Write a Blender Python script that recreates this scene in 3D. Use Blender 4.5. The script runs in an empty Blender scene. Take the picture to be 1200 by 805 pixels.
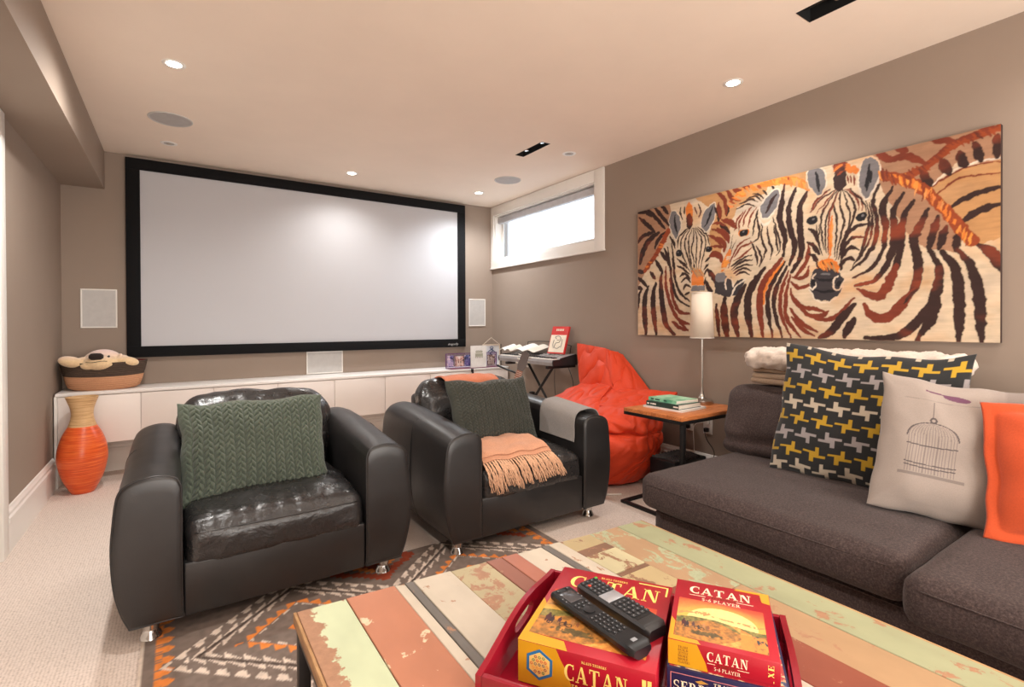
import bpy, bmesh, math, random
import numpy as np
from mathutils import Vector, Matrix, noise
random.seed(7)
S = bpy.context.scene
COLN = S.collection
PI = math.pi
H, L, R, D, YB = 2.5, -0.723, 3.084, 5.022, -2.2      # ceiling, left, right, back wall, rear wall

# ---------------------------------------------------------------- camera
cam_d = bpy.data.cameras.new('camera'); cam = bpy.data.objects.new('camera', cam_d); COLN.objects.link(cam)
cam_d.sensor_width = 36; cam_d.lens = 586.45 / 1200 * 36
cam_d.shift_y = -19.593 / 1200; cam_d.clip_start = 0.02
def cam_matrix(yaw, pitch, roll, loc):
    cy, sy = math.cos(yaw), math.sin(yaw); cp, sp = math.cos(pitch), math.sin(pitch); cr, sr = math.cos(roll), math.sin(roll)
    r = Vector((cy, -sy, 0)); f = Vector((sy, cy, 0)); z = Vector((0, 0, 1))
    f2 = f * cp + z * sp; u = -f * sp + z * cp
    r2 = r * cr + u * sr; u2 = -r * sr + u * cr
    m = Matrix((r2, u2, -f2)).transposed().to_4x4(); m.translation = loc
    return m
cam.matrix_world = cam_matrix(.5897, -.0071, -.0038, (0, 0, 1.1466))
S.camera = cam

# ---------------------------------------------------------------- world, light, exposure
w = bpy.data.worlds.new('daylight'); S.world = w; w.use_nodes = True
bg = w.node_tree.nodes['Background']; bg.inputs[0].default_value = (.90, .95, 1.0, 1); bg.inputs[1].default_value = 2.0
S.view_settings.view_transform = 'Standard'; S.view_settings.look = 'None'
S.view_settings.gamma = 1; S.view_settings.use_curve_mapping = False
S.view_settings.exposure = 1.24
LAMP_K = 1.0
WARM = (1.0, .975, .935)
# ceiling lamp positions: (x, y, watts); rows below the first are added out of view to even out brightness
LIT = [(-.004, 3.143, 42), (2.62, 1.66, 22), (1.313, 4.545, 22), (2.61, 4.512, 46),
       (-.004, 1.66, 24), (1.30, 1.45, 6), (1.30, .15, 6), (-.004, .15, 26), (2.62, .15, 16),
       (1.3, -1.3, 50), (-.004, -1.3, 34), (2.62, -1.3, 34)]

# broad soft fill light added behind the camera for even brightness, no real source
fill_d = bpy.data.lights.new('open_room_light', 'AREA'); fill_d.shape = 'RECTANGLE'; fill_d.size = 3.0; fill_d.size_y = 1.4
fill_d.energy = 74; fill_d.color = (1.0, .95, .89)
fill = bpy.data.objects.new('open_room_light', fill_d); COLN.objects.link(fill)
fill.location = (1.0, -1.9, 1.0); fill.rotation_euler = (math.radians(128), 0, 0)

# ---------------------------------------------------------------- helpers
def link(o, parent=None):
    COLN.objects.link(o)
    if parent: o.parent = parent
    return o
def thing(name, label, cat, loc=(0, 0, 0), rz=0, group=None):
    o = bpy.data.objects.new(name, None); o.empty_display_size = .05; link(o)
    o.location = loc; o.rotation_euler = (0, 0, rz); return tag(o, label, cat, group)
def tag(o, label=None, cat=None, group=None, kind=None):
    if label: o['label'] = label
    if cat: o['category'] = cat
    if group: o['group'] = group
    if kind: o['kind'] = kind
    return o
def struct(o): o['kind'] = 'structure'; return o
def meshobj(name, verts, faces, mat, parent=None, smooth=True, label=None, kind=None):
    me = bpy.data.meshes.new(name); me.from_pydata([tuple(v) for v in verts], [], faces); me.update()
    if smooth: me.polygons.foreach_set('use_smooth', [True] * len(me.polygons))
    if isinstance(mat, (list, tuple)):
        for m in mat: me.materials.append(m)
    elif mat: me.materials.append(mat)
    o = bpy.data.objects.new(name, me); link(o, parent)
    if label: o['label'] = label
    if kind: o['kind'] = kind
    return o
def bmobj(name, bm, mat, parent=None, smooth=False, label=None, kind=None, autosm=None):
    me = bpy.data.meshes.new(name); bm.to_mesh(me); bm.free()
    if smooth: me.polygons.foreach_set('use_smooth', [True] * len(me.polygons))
    if autosm: me.set_sharp_from_angle(angle=autosm)
    if isinstance(mat, (list, tuple)):
        for m in mat: me.materials.append(m)
    elif mat: me.materials.append(mat)
    o = bpy.data.objects.new(name, me); link(o, parent)
    if label: o['label'] = label
    if kind: o['kind'] = kind
    return o
def abox(bm, x0, x1, y0, y1, z0, z1, bev=0, seg=2):
    """add an (optionally bevelled) box to a bmesh"""
    r = bmesh.ops.create_cube(bm, size=1)
    for v in r['verts']: v.co = Vector(((x0 + x1) / 2 + v.co.x * (x1 - x0), (y0 + y1) / 2 + v.co.y * (y1 - y0), (z0 + z1) / 2 + v.co.z * (z1 - z0)))
    if bev:
        es = list({e for v in r['verts'] for e in v.link_edges})
        bmesh.ops.bevel(bm, geom=es, offset=bev, segments=seg, affect='EDGES', profile=.5)
    return bm
def box(name, x0, x1, y0, y1, z0, z1, mat, parent=None, bev=0, seg=2, label=None):
    bm = bmesh.new(); abox(bm, x0, x1, y0, y1, z0, z1, bev, seg)
    return bmobj(name, bm, mat, parent, smooth=bool(bev), label=label, autosm=.6 if bev else None)
def atube(bm, pts, r, n=8, cap=True, closed=False):
    """tube along points; r number or list"""
    pts = [Vector(p) for p in pts]; m = len(pts); rs = r if isinstance(r, (list, tuple)) else [r] * m
    rings = []; up = None
    for i, p in enumerate(pts):
        if closed: t = (pts[(i + 1) % m] - pts[i - 1])
        else: t = (pts[min(i + 1, m - 1)] - pts[max(i - 1, 0)])
        t.normalize()
        if up is None: up = Vector((0, 0, 1)) if abs(t.z) < .9 else Vector((1, 0, 0))
        a = t.cross(up)
        if a.length < 1e-5: a = t.cross(Vector((1, .3, 0)))
        a.normalize(); b = a.cross(t).normalized(); up = b
        rings.append([bm.verts.new(p + (a * math.cos(2 * PI * k / n) + b * math.sin(2 * PI * k / n)) * rs[i]) for k in range(n)])
    for i in range(m if closed else m - 1):
        A, B = rings[i], rings[(i + 1) % m]
        for k in range(n): bm.faces.new((A[k], A[(k + 1) % n], B[(k + 1) % n], B[k]))
    if cap and not closed:
        bm.faces.new(rings[0][::-1]); bm.faces.new(rings[-1])
    return bm
def tube(name, pts, r, mat, parent=None, n=8, label=None, closed=False):
    bm = bmesh.new(); atube(bm, pts, r, n, closed=closed)
    return bmobj(name, bm, mat, parent, smooth=True, label=label, autosm=1.0)
def alathe(bm, prof, n=32, c=(0, 0, 0), axis='z'):
    rings = []
    for (r, z) in prof:
        ring = []
        for k in range(n):
            a = 2 * PI * k / n; p = (r * math.cos(a), r * math.sin(a), z)
            if axis == 'y': p = (p[0], p[2], p[1])
            if axis == 'x': p = (p[2], p[0], p[1])
            ring.append(bm.verts.new((c[0] + p[0], c[1] + p[1], c[2] + p[2])))
        rings.append(ring)
    for i in range(len(rings) - 1):
        A, B = rings[i], rings[i + 1]
        for k in range(n): bm.faces.new((A[k], A[(k + 1) % n], B[(k + 1) % n], B[k]))
    bm.faces.new(rings[0][::-1]); bm.faces.new(rings[-1])
    return bm
def lathe(name, prof, mat, parent=None, n=32, c=(0, 0, 0), axis='z', label=None):
    bm = bmesh.new(); alathe(bm, prof, n, c, axis)
    bmesh.ops.recalc_face_normals(bm, faces=bm.faces)
    return bmobj(name, bm, mat, parent, smooth=True, label=label, autosm=.7)
def spline(pts, n=8, closed=False):
    """Catmull-Rom through the points (any dimension)"""
    P = [np.array(p, float) for p in pts]; out = []; m = len(P)
    for i in range(m if closed else m - 1):
        if closed: a, b, c, d = P[i - 1], P[i], P[(i + 1) % m], P[(i + 2) % m]
        else: a, b, c, d = P[max(i - 1, 0)], P[i], P[i + 1], P[min(i + 2, m - 1)]
        for k in range(n):
            t = k / n
            out.append(.5 * ((2 * b) + (c - a) * t + (2 * a - 5 * b + 4 * c - d) * t * t + (3 * b - a - 3 * c + d) * t ** 3))
    if not closed: out.append(P[-1])
    return out
def loft(name, rings, mat, parent=None, caps=True, closed=True, label=None, smooth=True, autosm=None):
    n = len(rings[0]); V = [tuple(p) for r in rings for p in r]; F = []
    for i in range(len(rings) - 1):
        for k in range(n if closed else n - 1):
            a, b = i * n + k, i * n + (k + 1) % n; F.append((a, b, b + n, a + n))
    if caps:
        F.append(tuple(range(n))[::-1]); F.append(tuple(range((len(rings) - 1) * n, len(rings) * n)))
    o = meshobj(name, V, F, mat, parent, smooth, label)
    bm = bmesh.new(); bm.from_mesh(o.data); bmesh.ops.recalc_face_normals(bm, faces=bm.faces); bm.to_mesh(o.data); bm.free()
    if autosm: o.data.set_sharp_from_angle(angle=autosm)
    return o
def nz(x, y, z, s=1.0): return noise.noise(Vector((x * s, y * s, z * s)))
def softbox(name, size, r, mat, parent=None, res=.03, puff=(0, 0, 0), deform=None, label=None, wr=0.0, wrs=9.0, seed=0):
    """cushion: rounded box centred on the origin, faces puffed out, optional wrinkles and a deform(x,y,z)->(x,y,z)"""
    hx, hy, hz = [s / 2 for s in size]; V = []; F = []; idx = {}
    nx, ny, nzv = [max(4, int(s / res)) for s in size]
    cnt = (nx, ny, nzv); h = (hx, hy, hz)
    def vert(i, j, k):
        key = (i, j, k)
        if key in idx: return idx[key]
        p = [2 * i / nx - 1, 2 * j / ny - 1, 2 * k / nzv - 1]
        q = [p[a] * h[a] for a in range(3)]
        c = [max(-(h[a] - r), min(h[a] - r, q[a])) for a in range(3)]
        d = Vector([q[a] - c[a] for a in range(3)])
        if d.length > 1e-9: d = d.normalized() * r
        n = d.normalized() if d.length > 0 else Vector((0, 0, 0))
        P = Vector(c) + d
        for a in range(3):
            b, e = (a + 1) % 3, (a + 2) % 3
            P[a] += n[a] * puff[a] * max(0, (1 - p[b] ** 2)) ** .7 * max(0, (1 - p[e] ** 2)) ** .7
        if wr:
            f = wr * (noise.noise(Vector((P.x * wrs + seed, P.y * wrs, P.z * wrs))) + .5 * noise.noise(Vector((P.x * wrs * 2.3, P.y * wrs * 2.3 + seed, P.z * wrs * 2.3))))
            P += n * f
        if deform: P = Vector(deform(P.x, P.y, P.z))
        idx[key] = len(V); V.append(P); return idx[key]
    for a in range(3):
        b, e = (a + 1) % 3, (a + 2) % 3
        for s in (0, cnt[a]):
            for i in range(cnt[b]):
                for j in range(cnt[e]):
                    q = []
                    for (di, dj) in ((0, 0), (1, 0), (1, 1), (0, 1)):
                        t = [0, 0, 0]; t[a] = s; t[b] = i + di; t[e] = j + dj; q.append(vert(*t))
                    F.append(tuple(q) if s else tuple(q[::-1]))
    return meshobj(name, V, F, mat, parent, True, label)
def frame(o_, x_, y_):
    """matrix with local x along x_, local y towards y_, origin o_"""
    X = Vector(x_).normalized(); Z = X.cross(Vector(y_)).normalized(); Y = Z.cross(X)
    m = Matrix((X, Y, Z)).transposed().to_4x4(); m.translation = Vector(o_); return m
def pillow(name, w, h, t, mat, M, parent=None, nu=60, nv=60, pinch=.05, wr=.006, seed=0, edge=0.0, colf=None, dispf=None, bend=0, sag=0, label=None, wrs=7):
    """throw pillow in the plane of M (local x = width, y = height, z = front). colf(u,v)->rgb paints the cover"""
    V = []; F = []; C = []
    def pt(i, j, side):
        u = 2 * i / nu - 1; v = 2 * j / nv - 1
        cu = (1 - u * u); cv = (1 - v * v)
        x = u * w / 2 * (1 - pinch * cv * (1 if abs(u) > 0 else 0)); y = v * h / 2 * (1 - pinch * cu)
        ue = min(1, (1 - abs(u)) * w / 2 / max(edge, 1e-6)) if edge else 1; ve = min(1, (1 - abs(v)) * h / 2 / max(edge, 1e-6)) if edge else 1
        if edge:
            uu = min(1, abs(u) / (1 - 2 * edge / w)); vv = min(1, abs(v) / (1 - 2 * edge / h))
        else: uu, vv = abs(u), abs(v)
        z = t / 2 * (max(0, 1 - uu ** 2.6) * max(0, 1 - vv ** 2.6)) ** .55
        x += .007 * noise.noise(Vector((v * 2.2 + seed, u * .7, 5))) * abs(u) * 2; y += .007 * noise.noise(Vector((u * 2.2 + seed, v * .7, 9))) * abs(v) * 2
        if edge: z = max(z, .004 * min(1, ue * ve * 4))
        rim = min(1, 6 * min(1 - abs(u), 1 - abs(v)))
        if wr:
            rad = math.atan2(v, u)
            z += wr * rim * (noise.noise(Vector((x * wrs + seed, y * wrs, side * 3))) + .5 * noise.noise(Vector((math.cos(rad) * 3.4 + seed, math.sin(rad) * 3.4, side * 2))) * min(1, u * u + v * v))
        if dispf and side > 0: z += dispf(u, v) * rim
        y -= sag * (1 - u * u) * (v + 1) / 2
        zz = side * z + bend * (u * u) + bend * .6 * (v * v)
        return M @ Vector((x, y, zz))
    idx = {}
    for side in (1, -1):
        for i in range(nu + 1):
            for j in range(nv + 1):
                border = i in (0, nu) or j in (0, nv)
                if border and side < 0: idx[(i, j, side)] = idx[(i, j, 1)]; continue
                idx[(i, j, side)] = len(V); V.append(pt(i, j, side))
                C.append(colf(2 * i / nu - 1, 2 * j / nv - 1) if colf else (1, 1, 1))
        for i in range(nu):
            for j in range(nv):
                q = (idx[(i, j, side)], idx[(i + 1, j, side)], idx[(i + 1, j + 1, side)], idx[(i, j + 1, side)])
                F.append(q if side > 0 else q[::-1])
    o = meshobj(name, V, F, mat, parent, True, label)
    if colf: setcol(o, C)
    return o
def setcol(o, C):
    C = np.asarray(C, dtype=np.float32); a = o.data.color_attributes.new('Print', 'FLOAT_COLOR', 'POINT')
    buf = np.ones((len(C), 4), np.float32); buf[:, :3] = C[:, :3]; a.data.foreach_set('color', buf.ravel())
def lin(r, g, b):
    f = lambda c: (c / 255 / 12.92) if c / 255 <= .04045 else ((c / 255 + .055) / 1.055) ** 2.4
    return (f(r), f(g), f(b))
def sheet(name, fn, nu, nv, mat, parent=None, thick=.004, label=None, colf=None):
    """thin cloth/sheet: fn(u,v)->point, u,v in 0..1, thickened"""
    P = [[Vector(fn(i / nu, j / nv)) for j in range(nv + 1)] for i in range(nu + 1)]
    V = []; F = []; C = []
    N = [[None] * (nv + 1) for _ in range(nu + 1)]
    for i in range(nu + 1):
        for j in range(nv + 1):
            a = P[min(i + 1, nu)][j] - P[max(i - 1, 0)][j]; b = P[i][min(j + 1, nv)] - P[i][max(j - 1, 0)]
            n = a.cross(b); n = n.normalized() if n.length > 1e-12 else Vector((0, 0, 1)); N[i][j] = n
    for s in (0, 1):
        for i in range(nu + 1):
            for j in range(nv + 1):
                V.append(P[i][j] + N[i][j] * (0 if s == 0 else -thick)); C.append(colf(i / nu, j / nv) if colf else (1, 1, 1))
    T = (nu + 1) * (nv + 1); I = lambda i, j, s=0: s * T + i * (nv + 1) + j
    for i in range(nu):
        for j in range(nv):
            F.append((I(i, j), I(i + 1, j), I(i + 1, j + 1), I(i, j + 1)))
            F.append((I(i, j, 1), I(i, j + 1, 1), I(i + 1, j + 1, 1), I(i + 1, j, 1)))
    for i in range(nu):
        F.append((I(i, 0), I(i, 0, 1), I(i + 1, 0, 1), I(i + 1, 0))); F.append((I(i, nv), I(i + 1, nv), I(i + 1, nv, 1), I(i, nv, 1)))
    for j in range(nv):
        F.append((I(0, j), I(0, j + 1), I(0, j + 1, 1), I(0, j, 1))); F.append((I(nu, j), I(nu, j, 1), I(nu, j + 1, 1), I(nu, j + 1)))
    o = meshobj(name, V, F, mat, parent, True, label); o.data.set_sharp_from_angle(angle=1.2)
    if colf: setcol(o, C)
    return o
def copy_tree(o, parent=None):
    c = o.copy(); COLN.objects.link(c); c.parent = parent
    for ch in list(o.children): copy_tree(ch, c)
    return c

# ---------------------------------------------------------------- materials
class MT:
    def __init__(s, name, col=(.8, .8, .8), rough=.5, metal=0, spec=.5, srgb=True, **kw):
        s.m = bpy.data.materials.new(name); s.m.use_nodes = True; s.t = s.m.node_tree; s.b = s.t.nodes['Principled BSDF']
        c = lin(*col) if srgb and max(col) > 1 else col
        s.b.inputs['Base Color'].default_value = (*c, 1); s.b.inputs['Roughness'].default_value = rough
        s.b.inputs['Metallic'].default_value = metal; s.b.inputs['Specular IOR Level'].default_value = spec
        for k, v in kw.items(): s.b.inputs[k.replace('_', ' ')].default_value = v
        s.col = c; s.co = None; s.nrm = None
    def N(s, typ, **kw):
        n = s.t.nodes.new('ShaderNode' + typ)
        for k, v in kw.items():
            if k in n.inputs: n.inputs[k].default_value = v
            else: setattr(n, k, v)
        return n
    def L(s, a, b): s.t.links.new(a, b)
    def coord(s, which='Object', scale=None):
        if s.co is None: s.co = s.N('TexCoord')
        o = s.co.outputs[which]
        if scale:
            mp = s.N('Mapping'); mp.inputs['Scale'].default_value = scale; s.L(o, mp.inputs['Vector']); o = mp.outputs[0]
        return o
    def noise(s, scale, detail=3, rough=.5, vec=None, sc=None, dist=0):
        n = s.N('TexNoise'); n.inputs['Scale'].default_value = scale; n.inputs['Detail'].default_value = detail
        n.inputs['Roughness'].default_value = rough; n.inputs['Distortion'].default_value = dist
        s.L(vec or s.coord(scale=sc), n.inputs['Vector']); return n.outputs['Fac']
    def ramp(s, fac, stops, interp='LINEAR'):
        r = s.N('ValToRGB'); r.color_ramp.interpolation = interp; s.L(fac, r.inputs[0])
        el = r.color_ramp.elements
        while len(el) < len(stops): el.new(.5)
        for e, (p, c) in zip(el, stops):
            e.position = p; c = lin(*c) if max(c) > 1 else c; e.color = (*c, 1)
        return r.outputs['Color']
    def gray(s, fac, a, b):
        r = s.N('MapRange'); r.inputs['From Min'].default_value = a; r.inputs['From Max'].default_value = b; s.L(fac, r.inputs['Value']); return r.outputs[0]
    def mix(s, fac, a, b, mode='MIX'):
        m = s.N('Mix', data_type='RGBA', blend_type=mode)
        for i, v in ((0, fac), (6, a), (7, b)):
            if hasattr(v, 'type') and hasattr(v, 'node'): s.L(v, m.inputs[i])
            elif i == 0: m.inputs[0].default_value = v
            else: m.inputs[i].default_value = (*(lin(*v) if max(v) > 1 else v), 1)
        return m.outputs[2]
    def base(s, c): s.L(c, s.b.inputs['Base Color']); return s
    def vary(s, amt=.15, scale=6, sc=None, detail=4):
        f = s.noise(scale, detail, .6, sc=sc); c = s.col
        s.base(s.ramp(f, [(.3, tuple(x * (1 - amt) for x in c)), (.7, tuple(min(1, x * (1 + amt)) for x in c))])); return s
    def bump(s, h, strength=.3, dist=.01):
        b = s.N('Bump'); b.inputs['Strength'].default_value = strength; b.inputs['Distance'].default_value = dist
        s.L(h, b.inputs['Height'])
        if s.nrm: s.L(s.nrm, b.inputs['Normal'])
        s.nrm = b.outputs[0]; s.L(s.nrm, s.b.inputs['Normal']); return s
    def rough(s, fac, a, b):
        r = s.N('MapRange'); r.inputs['To Min'].default_value = a; r.inputs['To Max'].default_value = b
        s.L(fac, r.inputs['Value']); s.L(r.outputs[0], s.b.inputs['Roughness']); return s
    def attr(s):
        a = s.N('Attribute'); a.attribute_name = 'Print'; return a.outputs['Color']
def plain(name, col, rough=.5, metal=0, spec=.5, var=.06, scale=20, **kw):
    m = MT(name, col, rough, metal, spec, **kw); m.vary(var, scale); return m.m
def fabric(name, col, var=.12, wv=900, rough=.9, bs=.25, big=5, sheen=.2):
    m = MT(name, col, rough, 0, .2); m.b.inputs['Sheen Weight'].default_value = sheen
    f = m.noise(wv * .35, 2, .6); g = m.noise(big, 4, .6); c = m.col
    x = m.mix(f, tuple(v * (1 - var * 1.6) for v in c), tuple(min(1, v * (1 + var * 1.6)) for v in c))
    y = m.mix(g, (.82, .82, .82), (1, 1, 1)); m.base(m.mix(1.0, x, y, 'MULTIPLY'))
    m.bump(f, bs, .002); return m
M = {}
def paint(name, col, r=.6, bump=.04): 
    m = MT(name, col, r, 0, .3); m.vary(.025, 2.0); m.bump(m.noise(260, 2), bump, .001); return m.m
M['wall'] = paint('wall_paint', (152, 136, 123), .75)
M['ceil'] = paint('ceiling_paint', (238, 222, 206), .85)
M['trim'] = paint('trim_paint', (238, 234, 228), .35, .02)
M['white'] = paint('cabinet_lacquer', (240, 232, 226), .4, .01)
M['cabtop'] = paint('cabinet_top_lacquer', (246, 243, 240), .3, .01)
M['grille'] = plain('speaker_grille_white', (190, 187, 184), .7)
M['black'] = plain('black_plastic', (22, 22, 24), .35)
M['blackmetal'] = plain('black_powder_coat', (26, 24, 24), .45, .3)
M['bluegrille'] = plain('ceiling_speaker_cloth', (176, 172, 170), .8)
M['chrome'] = MT('chrome', (200, 198, 195), .16, 1).m
M['nickel'] = MT('brushed_nickel', (190, 184, 176), .3, 1).m
M['felt'] = MT('black_velvet', (14, 14, 16), .85, 0, .25).vary(.2, 60).m
M['dark'] = plain('dark_void', (10, 10, 10), .8)
def leather():
    m = MT('black_leather', (37, 35, 35), .36, 0, .55)
    big = m.noise(3.2, 5, .6); c = m.col
    m.base(m.ramp(big, [(.3, tuple(v * .75 for v in c)), (.72, tuple(v * 1.25 for v in c))]))
    v = m.N('TexVoronoi'); v.inputs['Scale'].default_value = 240; m.L(m.coord(), v.inputs['Vector'])
    m.bump(v.outputs['Distance'], .04, .002); m.bump(m.noise(5, 2, .5), .12, .02)
    m.rough(m.noise(3, 2, .5), .28, .46); return m.m
def leather_worn():
    m = MT('creased_black_leather', (40, 38, 38), .3, 0, .6); v = m.N('TexVoronoi'); v.inputs['Scale'].default_value = 240; m.L(m.coord(), v.inputs['Vector'])
    m.bump(v.outputs['Distance'], .10, .002); m.bump(m.noise(11, 4, .6, dist=1.3), .26, .02); m.bump(m.noise(34, 3, .6, dist=1.2), .12, .006); m.rough(m.noise(12, 5, .65), .14, .42); return m.m
M['leather'] = leather(); M['worn'] = leather_worn()
def carpet():
    m = MT('beige_loop_carpet', (205, 192, 178), .95, 0, .1)
    vo = m.N('TexVoronoi'); vo.inputs['Scale'].default_value = 1; vo.inputs['Randomness'].default_value = .35
    m.L(m.coord(scale=(95, 170, 1)), vo.inputs['Vector']); d = vo.outputs['Distance']
    c = m.ramp(d, [(.0, (244, 230, 220)), (.45, (232, 215, 203)), (.8, (186, 168, 156))])
    g = m.noise(70, 3, .7); c2 = m.mix(g, (.80, .80, .80), (1, 1, 1)); m.base(m.mix(1.0, c, c2, 'MULTIPLY'))
    m.bump(d, -.6, .006); return m.m
M['carpet'] = carpet()

# ---------------------------------------------------------------- room shell
def quadbox(name, x0, x1, y0, y1, z0, z1, mat, bev=0): return struct(box(name, x0, x1, y0, y1, z0, z1, mat, bev=bev))
quadbox('floor', L - .1, R + .1, YB - .1, D + .1, -.1, 0, M['carpet'])
# ceiling with two slot openings and lamp holes left to the fixtures
def ceiling():
    holes = [(2.270, 2.350, 2.985, 3.335), (2.262, 2.382, .62, 1.135)]
    xs = sorted({L - .1, R + .1, *[v for h in holes for v in h[:2]]}); ys = sorted({YB - .1, D + .1, *[v for h in holes for v in h[2:]]})
    bm = bmesh.new(); c = {}
    def vv(i, j, k):
        if (i, j, k) not in c: c[(i, j, k)] = bm.verts.new((xs[i], ys[j], (H, H + .1)[k]))
        return c[(i, j, k)]
    solid = lambda i, j: 0 <= i < len(xs) - 1 and 0 <= j < len(ys) - 1 and not any(h[0] - 1e-6 <= xs[i] < h[1] - 1e-6 and h[2] - 1e-6 <= ys[j] < h[3] - 1e-6 for h in holes)
    for i in range(len(xs) - 1):
        for j in range(len(ys) - 1):
            if not solid(i, j): continue
            for k in (0, 1):
                q = [vv(i, j, k), vv(i + 1, j, k), vv(i + 1, j + 1, k), vv(i, j + 1, k)]; bm.faces.new(q if k else q[::-1])
            for (di, dj, a, b) in ((-1, 0, (i, j), (i, j + 1)), (1, 0, (i + 1, j), (i + 1, j + 1)), (0, -1, (i, j), (i + 1, j)), (0, 1, (i, j + 1), (i + 1, j + 1))):
                if not solid(i + di, j + dj): bm.faces.new((vv(*a, 0), vv(*b, 0), vv(*b, 1), vv(*a, 1)))
    bmesh.ops.recalc_face_normals(bm, faces=bm.faces)
    struct(bmobj('ceiling', bm, M['ceil']))
    for (x0, x1, y0, y1) in holes:
        t = thing('ceiling_slot', 'narrow black recessed slot in the ceiling nearest the top edge of the photo' if y0 < 2 else 'small narrow black recessed slot in the ceiling near the window', 'vent', ((x0 + x1) / 2, (y0 + y1) / 2, H))
        a, b = (x1 - x0) / 2, (y1 - y0) / 2; bm = bmesh.new()
        for (p, q, r_, s_) in ((-a, -a + .004, -b, b), (a - .004, a, -b, b), (-a + .004, a - .004, -b, -b + .004), (-a + .004, a - .004, b - .004, b)): abox(bm, p, q, r_, s_, -.002, .09)
        abox(bm, -a, a, -b, b, .09, .1)
        bmobj('housing', bm, M['dark'], t)
        box('rail', -.008, .008, -b + .01, b - .01, .03, .045, M['blackmetal'], t)
        for yy in (-b * .72, b * .45):
            lathe('lamp_holder', [(.016, .0), (.02, .004), (.02, .03), (.012, .035)], M['chrome'], t, 14, (0.004, yy, .012))
ceiling()
WY0, WY1, WZ0, WZ1 = 3.27, 4.962, 1.878, 2.392       # window opening in the right wall
def right_wall():
    bm = bmesh.new(); x0, x1 = R, R + .2
    abox(bm, x0, x1, YB - .1, WY0, 0, H); abox(bm, x0, x1, WY1, D + .1, 0, H)
    abox(bm, x0, x1, WY0, WY1, 0, WZ0); abox(bm, x0, x1, WY0, WY1, WZ1, H)
    struct(bmobj('wall_right', bm, M['wall']))
right_wall()
quadbox('wall_back', L - .1, R, D, D + .1, 0, H, M['wall'])
quadbox('wall_left', L - .1, L, 3.44, D, 0, H, M['wall'])
quadbox('wall_left_near', L - .1, L, YB, 2.55, 0, H, M['wall'])
quadbox('wall_left_over_door', L - .1, L, 2.55, 3.44, 2.14, H, M['wall'])
quadbox('wall_rear', L - .1, R, YB - .1, YB, 0, H, M['wall'])
quadbox('beam', L, -.4625, YB, D - .001, 2.204, H - .001, M['wall'])
# door and casing on the left
dr = struct(box('door_1', L - .06, L - .02, 2.60, 3.42, .01, 2.13, M['trim'], bev=.003)); 
for (z0, z1) in ((.18, .98), (1.10, 2.0)):
    box('door_panel', L - .022, L - .012, 2.72, 3.30, z0, z1, M['trim'], dr, bev=.008)
lathe('door_handle', [(.024, 0), (.024, .006), (.010, .012), (.010, .04), (.026, .05), (.028, .062), (.014, .075)], M['nickel'], dr, 18, (L - .02, 2.68, 1.0), 'x')
for n_, y0, y1, z0, z1 in (('trim_1', 3.38, 3.475, 0, 2.2), ('trim_2', 2.51, 2.60, 0, 2.2), ('trim_3', 2.60, 3.38, 2.11, 2.2)):
    bm = bmesh.new(); abox(bm, L, L + .018, y0, y1, z0, z1, .003)
    struct(bmobj(n_, bm, M['trim'], smooth=True, autosm=.6))
def baseboard(name, x0, x1, y0, y1, side):
    prof = [(0, 0), (.016, 0), (.016, .150), (.021, .153), (.021, .176), (.015, .186), (.015, .2), (.009, .212), (.006, .222), (0, .226)]
    V = []; F = []; n = len(prof)
    for end in (0, 1):
        for (d, z) in prof:
            if side == 'left': V.append((x0 + d, (y0, y1)[end], z))
            elif side == 'right': V.append((x0 - d, (y0, y1)[end], z))
            else: V.append(((x0, x1)[end], y0 - d * side, z))
    for k in range(n): F.append((k, (k + 1) % n, n + (k + 1) % n, n + k))
    F += [tuple(range(n)), tuple(range(n, 2 * n))[::-1]]
    o = struct(meshobj(name, V, F, M['trim'], None, False))
    bm = bmesh.new(); bm.from_mesh(o.data); bmesh.ops.recalc_face_normals(bm, faces=bm.faces); bm.to_mesh(o.data); bm.free()
baseboard('baseboard_left', L, 0, 3.476, 4.64, 'left')
baseboard('baseboard_left_near', L, 0, YB, 2.509, 'left')
baseboard('baseboard_right', R, 0, YB, D, 'right')
baseboard('baseboard_back', L, R, D, D, 1)
baseboard('baseboard_rear', L, R, YB, YB, -1)
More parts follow.
